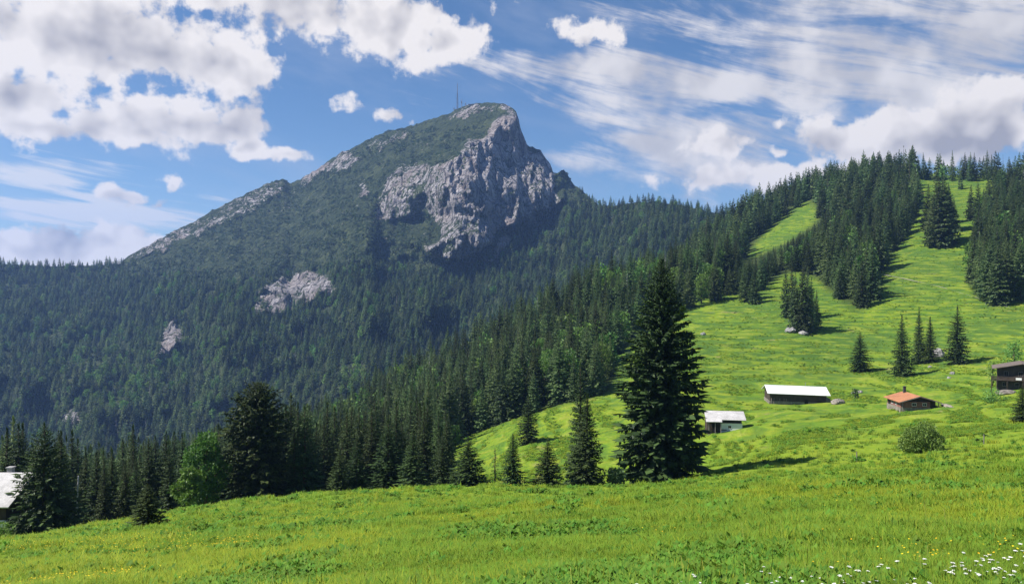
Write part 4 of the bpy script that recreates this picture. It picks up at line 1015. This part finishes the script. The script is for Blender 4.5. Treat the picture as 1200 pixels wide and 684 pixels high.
put_rock('rock', 824, 392, 5, 'small grey rock in the pasture right of the giant spruce top', 12)
put_rock('terrace', 1180, 461, 26, 'pale stone terrace under the dark chalet', 13, 'rubble', (1.1, 0.5, 0.2), 'terrace', 0.2)
b = MB(); l0 = g_at(88.5, 97); h0 = (HZ-557)/F*97-l0.z; b.tube([(0, 0, -0.5), (0.15, 0, h0*0.5), (0.36, 0, h0)], [0.11, 0.10, 0.08], 8); b.tube([(0.3, 0, h0*0.80), (0.7, 0.1, h0*0.9)], 0.03, 5)
tag(b.build('leaning_pole', M['dead_wood'], None, True, l0), 'thin pale leaning pole right of the broad sweeping spruce', 'pole')
b = MB(); l0 = g_hit(143, 607, 60); b.tube([(0, 0, -0.4), (0.05, 0, 0.9), (0.35, 0, 1.35), (0.9, 0, 1.55), (1.0, 0, 1.9)], [0.16, 0.13, 0.11, 0.09, 0.04], 7); b.tube([(0.35, 0, 1.3), (0.3, 0.05, 1.8)], [0.06, 0.02], 5)
tag(b.build('tree_stump', M['dead_wood'], None, True, l0), 'bent pale dead stump on the meadow edge left of the smallest lone spruce', 'stump')
for px, py, lab in ((1153, 520, 'weathered fence post standing alone in the meadow below the dark chalet'), (1004, 541, 'short weathered post in the meadow left of the round leafy bush')):
    l0 = g_hit(px, py, 60); b = MB(); b.prism([(-.06, -.3), (.06, -.3), (.05, 1.25), (0, 1.36), (-.05, 1.25)], -.05, .05)
    tag(b.build('fence_post', M['timber_grey'], None, False, l0), lab, 'post')
# track across the upper pasture
pts = []
for px, py in zip(np.linspace(1030, 1290, 44), np.interp(np.linspace(1030, 1290, 44), [1030, 1060, 1100, 1150, 1200, 1290], [321, 327, 336, 351, 366, 392])): pts.append(g_hit(px, py, 200))
V = []; 
for i, p in enumerate(pts):
    for dz in (-1.1, 0, 1.1): V.append((p.x, p.y+dz, g_h(p.x, p.y+dz)+0.28))
Fc = [(3*i+j, 3*i+j+1, 3*i+j+4, 3*i+j+3) for i in range(len(pts)-1) for j in range(2)]
tag(link('path', mesh_np('path', V, Fc, [M['gravel']], True)), kind='structure')
# summit mast and station
def on_summit(px, dy=6):
    p = m_at(px, np.interp(px, SIL[:, 0], SIL[:, 1])+1.5); return Vector(p[:3])
sm0 = on_summit(536); k = sm0.y/F; e = empty('radio_mast', sm0)
b = MB(); ht_ = 31*k
for sx, sy in ((-1, -1), (1, -1), (1, 1), (-1, 1)): b.tube([(1.7*sx, 1.7*sy, -3), (1.1*sx, 1.1*sy, ht_*0.62)], 0.5, 5)
for i in range(12):
    z0, z1 = ht_*0.62*i/12, ht_*0.62*(i+1)/12; q = 1.6-0.5*i/12; sg = 1 if i % 2 else -1
    b.tube([(-q*sg, -q, z0), (q*sg, -q, z1)], 0.3, 4); b.tube([(-q*sg, q, z0), (q*sg, q, z1)], 0.3, 4)
b.build('tower', M['grey_metal'], e); MB().tube([(0, 0, ht_*0.6), (0, 0, ht_*0.98)], [1.0, 0.75], 8).build('antenna', M['grey_metal'], e)
MB().tube([(0, 0, ht_*0.97), (0, 0, ht_*1.05)], 0.3, 6).build('tip', M['grey_metal'], e)
tag(e, 'tall thin radio mast on the mountain summit', 'mast')
for px, h_, lab in ((532, 6, 'short aerial left of the tall summit mast'), (541, 11, 'second tallest aerial, right of the summit mast'), (545.5, 5, 'short aerial furthest right beside the summit station')):
    p = on_summit(px); b = MB().tube([(0, 0, -2), (0, 0, h_*k)], [0.9, 0.6], 6); b.box(-1.6, 1.6, -.8, .8, h_*k*0.55, h_*k*0.72)
    tag(b.build('aerial', M['grey_metal'], None, False, p), lab, 'aerial')
p = on_summit(552); e = empty('summit_station', p+Vector((0, 4, 0)))
MB().box(-7, 9, -4, 4, -5, 3.4).build('wall', M['stone'], e); rf = MB(); slab(rf, (-4.6, 3.2), (0, 4.6), -7.6, 9.6, 0.4); slab(rf, (0, 4.6), (4.6, 3.2), -7.6, 9.6, 0.4); rf.build('roof', M['brown_roof'], e)
for x in (-5, -1.5, 2, 5.5): window(e, x, x+1.4, 0.8, 2.2, -4.0)
tag(e, 'low stone station building on the mountain summit right of the mast', 'building')


# names for the single trees: place by landmark, then row, then order from the left
BANDS = {
 'valley': [(-200, 30, 'behind the shingled house'), (30, 66, 'behind the broad sweeping spruce'), (66, 100, 'beside the thin leaning pole'), (100, 135, 'just right of the leaning pole'),
   (135, 185, 'behind the smallest lone spruce'), (185, 216, 'left of the green broadleaf trees'), (216, 262, 'behind the green broadleaf trees'), (262, 300, 'left of the column spruce'),
   (300, 340, 'right of the column spruce'), (340, 376, 'between column and crest clump'), (376, 410, 'behind the low light-green spruce'), (410, 440, 'behind the rounded mid-green spruce'),
   (440, 475, 'behind the dense clump spruce'), (475, 505, 'behind the pointed clump spruce'), (505, 600, 'right of the crest clump')],
 'spur': [(400, 522, 'on the spur above the crest clump'), (522, 560, 'on the spur behind the pale birch'), (560, 600, 'on the spur right of the birch'), (600, 640, 'above the lone lower-pasture spruce'),
   (640, 680, 'left of the narrow crest spruce'), (680, 722, 'above the narrow crest spruce'), (722, 762, 'behind the left half of the giant'), (762, 802, 'behind the top of the giant'),
   (802, 850, 'just right of the giant'), (850, 905, 'left of the boulder clump'), (905, 965, 'above the boulder clump'), (965, 1012, 'in the block wood'), (1012, 1100, 'at the block wood edge')],
 'valley_back': [(-1000, 1500, 'far behind the crest clump')],
 'ridge': [(0, 925, 'near the upper grass strip'), (925, 960, 'on the ridge right above the grass strip'), (960, 1025, 'below the highest wooded knoll'), (1025, 1120, 'on the wooded knoll beside the pasture')],
 'right': [(1000, 1165, 'left in the right-hand wood'), (1165, 1182, 'amid the right-hand wood'), (1182, 1500, 'cut by the right frame')],
 'skyline': [(0, 1125, 'on the skyline left of the pasture top'), (1125, 1500, 'on the skyline right of the pasture top')],
 'slope': [(0, 1100, 'between knoll and upper pasture clump'), (1100, 1500, 'right of the upper pasture clump')],
 'pasture_clump': [(0, 1500, 'of the isolated clump in the upper pasture')],
 'boulder_clump': [(0, 1500, 'of the clump with pale rocks at its foot')],
}
ORD = ['leftmost', 'second from left', 'third from left', 'fourth from left', 'fifth from left', 'sixth from left']
ROWS = {1: [''], 2: ['front row', 'rear row'], 3: ['front row', 'middle row', 'rear row']}
for st, bl in BANDS.items():
    for (a, b_, ph) in bl:
        q = sorted([(trees[i][1], i, o) for o, i in INDIV if names[i] == st and a <= tpx[i] < b_])
        if not q: continue
        nr = -(-len(q)//6); per = -(-len(q)//nr); rn = ROWS.get(nr) or ['%s row' % w for w in ('front', 'second', 'third', 'fourth', 'fifth', 'rear')]
        for r in range(nr):
            ch = sorted(q[r*per:(r+1)*per], key=lambda z_: tpx[z_[1]]); mh = np.mean([trees[i][3] for _, i, _ in ch]) if ch else 1
            for j, (_, i, o) in enumerate(ch):
                ad = ('tall ' if trees[i][3] > 1.12*mh else 'short ' if trees[i][3] < 0.88*mh else '')+('broad ' if trees[i][4] > 1.07 else 'slim ' if trees[i][4] < 0.93 else 'dark ')
                od = 'single' if len(ch) == 1 else 'rightmost' if j == len(ch)-1 else ORD[j]
                lab = '%s%s, %s%s, %s' % (ad if i not in BROAD else 'pale ', 'spruce' if i not in BROAD else 'broadleaf tree', od, ' in '+rn[r] if rn[r] else '', ph)
                while len(lab.replace('-', ' ').split()) > 16 and lab.split()[0] in ('tall', 'short', 'broad', 'slim', 'dark'): lab = lab.split(' ', 1)[1]
                tag(o, lab, 'tree', {'valley': 'trees of the valley stand', 'valley_back': 'trees of the spur forest', 'spur': 'trees of the spur forest', 'ridge': 'spruces of the wooded ridge', 'right': 'spruces of the wood at the right frame edge', 'skyline': 'spruces along the skyline', 'slope': 'spruces around the upper pasture clump', 'pasture_clump': 'spruces of the upper pasture clump', 'boulder_clump': 'spruces of the boulder clump'}[st])


# ------------------------------------------------------------------ light, sky, haze, camera
SUN_EL, SUN_AZ = 50.0, -98.0     # azimuth from +Y towards +X
sd = Vector((math.sin(R(SUN_AZ))*math.cos(R(SUN_EL)), math.cos(R(SUN_AZ))*math.cos(R(SUN_EL)), math.sin(R(SUN_EL))))
sun = bpy.data.lights.new('sun', 'SUN'); sun.energy = 4.2; sun.angle = R(0.53); sun.color = (1.0, 0.95, 0.86)
so_ = bpy.data.objects.new('sun', sun); COL.objects.link(so_); so_.rotation_euler = sd.to_track_quat('Z', 'Y').to_euler()
so_.location = (-300, 200, 600)
world = bpy.data.worlds.new('World'); scene.world = world; world.use_nodes = True
t = NT(world.node_tree); t.n.clear()
wo = t.node('ShaderNodeOutputWorld'); bg = t.node('ShaderNodeBackground'); t.l.new(bg.outputs[0], wo.inputs[0])
sky = t.node('ShaderNodeTexSky', sky_type='NISHITA', sun_disc=False); sky.sun_elevation = R(SUN_EL); sky.sun_rotation = R(SUN_AZ)
sky.altitude = 1200; sky.air_density = 1.0; sky.dust_density = 0.3; sky.ozone_density = 4.0
STR = 0.058
bg.inputs[1].default_value = STR

tcw = t.node('ShaderNodeTexCoord').outputs['Generated']; sw = t.node('ShaderNodeSeparateXYZ'); t.l.new(tcw, sw.inputs[0])
az = t.math('ARCTAN2', sw.outputs[0], sw.outputs[1]); el = t.math('ARCSINE', sw.outputs[2])
cb = t.node('ShaderNodeCombineXYZ'); t.l.new(az, cb.inputs[0]); t.l.new(el, cb.inputs[1]); ae = cb.outputs[0]
def dirn(px, py):
    a = math.atan((px-CX)/F); return a, math.atan((HZ-py)/F*math.cos(a))
def nvec(scale, detail, rough, off=(0, 0, 0), vec=None):
    v = t.vmath('ADD', vec or ae, off); return t.noise(v, scale, detail, rough)
wob = t.node('ShaderNodeTexNoise'); t.l.new(ae, wob.inputs['Vector']); wob.inputs['Scale'].default_value = 9; wob.inputs['Detail'].default_value = 3
wv = t.vmath('MULTIPLY', t.vmath('SUBTRACT', wob.outputs['Color'], (0.5, 0.5, 0.5)), (0.10, 0.06, 0))
aew = t.vmath('ADD', ae, wv)
def blobs(lst):
    acc = None
    for (px, py, rx, ry, st) in lst:
        a, e_ = dirn(px, py); ra, re = rx/F*math.cos(a)**2, ry/F*math.cos(a)
        d = t.vmath('LENGTH', t.vmath('MULTIPLY', t.vmath('SUBTRACT', aew, (a, e_, 0)), (1/ra, 1/re, 0)))
        v = t.math('MULTIPLY', t.math('SUBTRACT', 1.0, d), st)
        acc = v if acc is None else t.math('SMOOTH_MAX', acc, v, 0.25)
    return t.math('MAXIMUM', acc, -1.2)
CUM = [(40,20,210,75,1),(175,62,150,48,1),(30,110,75,50,1),(330,2,170,38,1),(455,22,110,48,1),(525,38,48,36,1),(250,66,70,34,.9),
 (205,140,120,34,1),(130,155,140,22,1),(275,148,64,28,1),(55,146,90,26,.9),(300,172,26,14,.8),
 (348,188,30,12,.8),(198,212,14,8,.45),(152,228,34,9,.7),(186,235,20,9,.7),(70,288,170,26,1.5),(140,276,55,18,.9),(452,134,26,13,.65),(404,120,20,9,.35),
 (1130,155,150,46,1.1),(1010,172,90,32,.9),(1190,110,90,50,.7),(920,205,90,20,.7),(905,178,22,11,.7),(850,168,50,18,.7),(830,210,70,14,.6),(1060,140,60,34,.8),(690,30,50,14,.5),(905,150,14,5,.4)]
SHEET = [(1010,75,300,105,0.95),(1150,60,240,120,1.2),(860,105,190,40,.8),(720,72,130,26,.6),(790,165,150,40,1.2),(690,140,80,22,.7),(730,110,90,30,.4),(850,207,130,28,1.1)]
B = blobs(CUM)
n_c = nvec(13, 8, 0.58); n_c2 = nvec(34, 6, 0.6, (3, 1, 2))
dens = t.math('ADD', B, t.math('MULTIPLY', t.math('SUBTRACT', n_c, 0.5), 3.0)); dens = t.math('ADD', dens, t.math('MULTIPLY', t.math('SUBTRACT', n_c2, 0.5), 1.3))
cov = t.ramp(dens, -0.02, 0.36)
# shade: thick hearts are grey, rims towards the sun are white
n_lo = nvec(13, 3, 0.5); n_off = nvec(13, 3, 0.5, (-0.012, 0.026, 0)); lit = t.math('SUBTRACT', n_lo, n_off)
dlo = t.math('ADD', B, t.math('MULTIPLY', t.math('SUBTRACT', n_lo, 0.5), 3.0)); thick = t.ramp(dlo, 0.25, 1.2)
core = nvec(4.5, 4, 0.5, (5, 2, 1))
gy = t.math('ADD', t.math('MULTIPLY', thick, t.ramp(core, 0.40, 0.60, 0.05, 0.85)), t.math('MULTIPLY', t.math('ADD', t.math('MULTIPLY', lit, -4.0), 0.08), 1.0), clamp=True)
ccol = t.mix(gy, (0.96, 0.91, 0.88), (0.42, 0.41, 0.44))
# thin sheet and streaks
rotv = t.node('ShaderNodeVectorRotate', rotation_type='Z_AXIS'); t.l.new(ae, rotv.inputs['Vector']); rotv.inputs['Angle'].default_value = R(16)
st_v = t.vmath('MULTIPLY', rotv.outputs[0], (4.0, 26.0, 1)); n_s = t.noise(st_v, 1.0, 7, 0.62, 0.5)
S = t.math('ADD', blobs(SHEET), t.math('MULTIPLY', t.math('SUBTRACT', n_s, 0.5), 4.4)); S = t.math('ADD', S, t.math('MULTIPLY', t.math('SUBTRACT', n_c, 0.5), 1.7))
scov = t.ramp(S, -0.2, 0.9, 0, 0.88)
CIR = [(45,200,120,20,1.2),(120,245,190,24,1.2),(250,262,90,12,.5),(30,180,40,10,.5),(60,245,120,22,.6)]
rot2 = t.node('ShaderNodeVectorRotate', rotation_type='Z_AXIS'); t.l.new(ae, rot2.inputs['Vector']); rot2.inputs['Angle'].default_value = R(9)
n_t = t.noise(t.vmath('MULTIPLY', rot2.outputs[0], (4.5, 60.0, 1)), 1.0, 7, 0.65, 0.5)
Cc = t.math('ADD', blobs(CIR), t.math('MULTIPLY', t.math('SUBTRACT', n_t, 0.5), 4.2)); ccov = t.ramp(Cc, 0.0, 0.9, 0, 0.85)
veil = t.math('MULTIPLY', t.ramp(t.noise(t.vmath('MULTIPLY', rotv.outputs[0], (3, 9, 1)), 1.2, 5, 0.6), 0.42, 0.75), 0.32)
KS = 1.0/STR/1.94
hsv = t.node('ShaderNodeHueSaturation'); hsv.inputs['Saturation'].default_value = 1.12; t.l.new(sky.outputs[0], hsv.inputs['Color'])
skyc = hsv.outputs[0]
def sc(col, k=KS):
    v = t.vmath('SCALE', col); v.node.inputs['Scale'].default_value = k; return v
def vs_(col, k):
    n = t.node('ShaderNodeVectorMath', operation='SCALE'); t.put(n.inputs[0], col); n.inputs['Scale'].default_value = k; return n.outputs[0]
shc = t.mix(t.ramp(n_lo, 0.35, 0.62), (0.62, 0.60, 0.61), (0.90, 0.86, 0.84))
c = t.mix(veil, skyc, vs_((0.52, 0.58, 0.72), KS))
c = t.mix(ccov, c, vs_((0.86, 0.85, 0.86), KS))
c = t.mix(scov, c, vs_(shc, KS))
c = t.mix(cov, c, vs_(ccol, KS))
t.l.new(c, bg.inputs[0])

hz, ht, ho = new_mat('haze_air')
pv = ht.node('ShaderNodeVolumePrincipled'); pv.inputs['Color'].default_value = (0.30, 0.50, 1.0, 1); pv.inputs['Density'].default_value = 0.000085
pv.inputs['Anisotropy'].default_value = 0.2
ht.l.new(pv.outputs[0], ho.inputs['Volume'])
b = MB().box(-6500, 6500, -6500, 6500, -421, 640); o = b.build('haze', hz); tag(o, kind='stuff')

cam = bpy.data.cameras.new('camera'); cam.sensor_width = 36; cam.lens = F/1200*36; cam.clip_start = 0.1; cam.clip_end = 30000
co = bpy.data.objects.new('camera', cam); COL.objects.link(co); co.location = (0, 0, 0); co.rotation_euler = (R(90), 0, 0)
scene.camera = co
vs = scene.view_settings; vs.view_transform = 'Standard'; vs.look = 'None'; vs.exposure = 0.97; vs.gamma = 1.0
scene.cycles.max_bounces = 6; scene.cycles.transparent_max_bounces = 4; scene.cycles.volume_bounces = 1
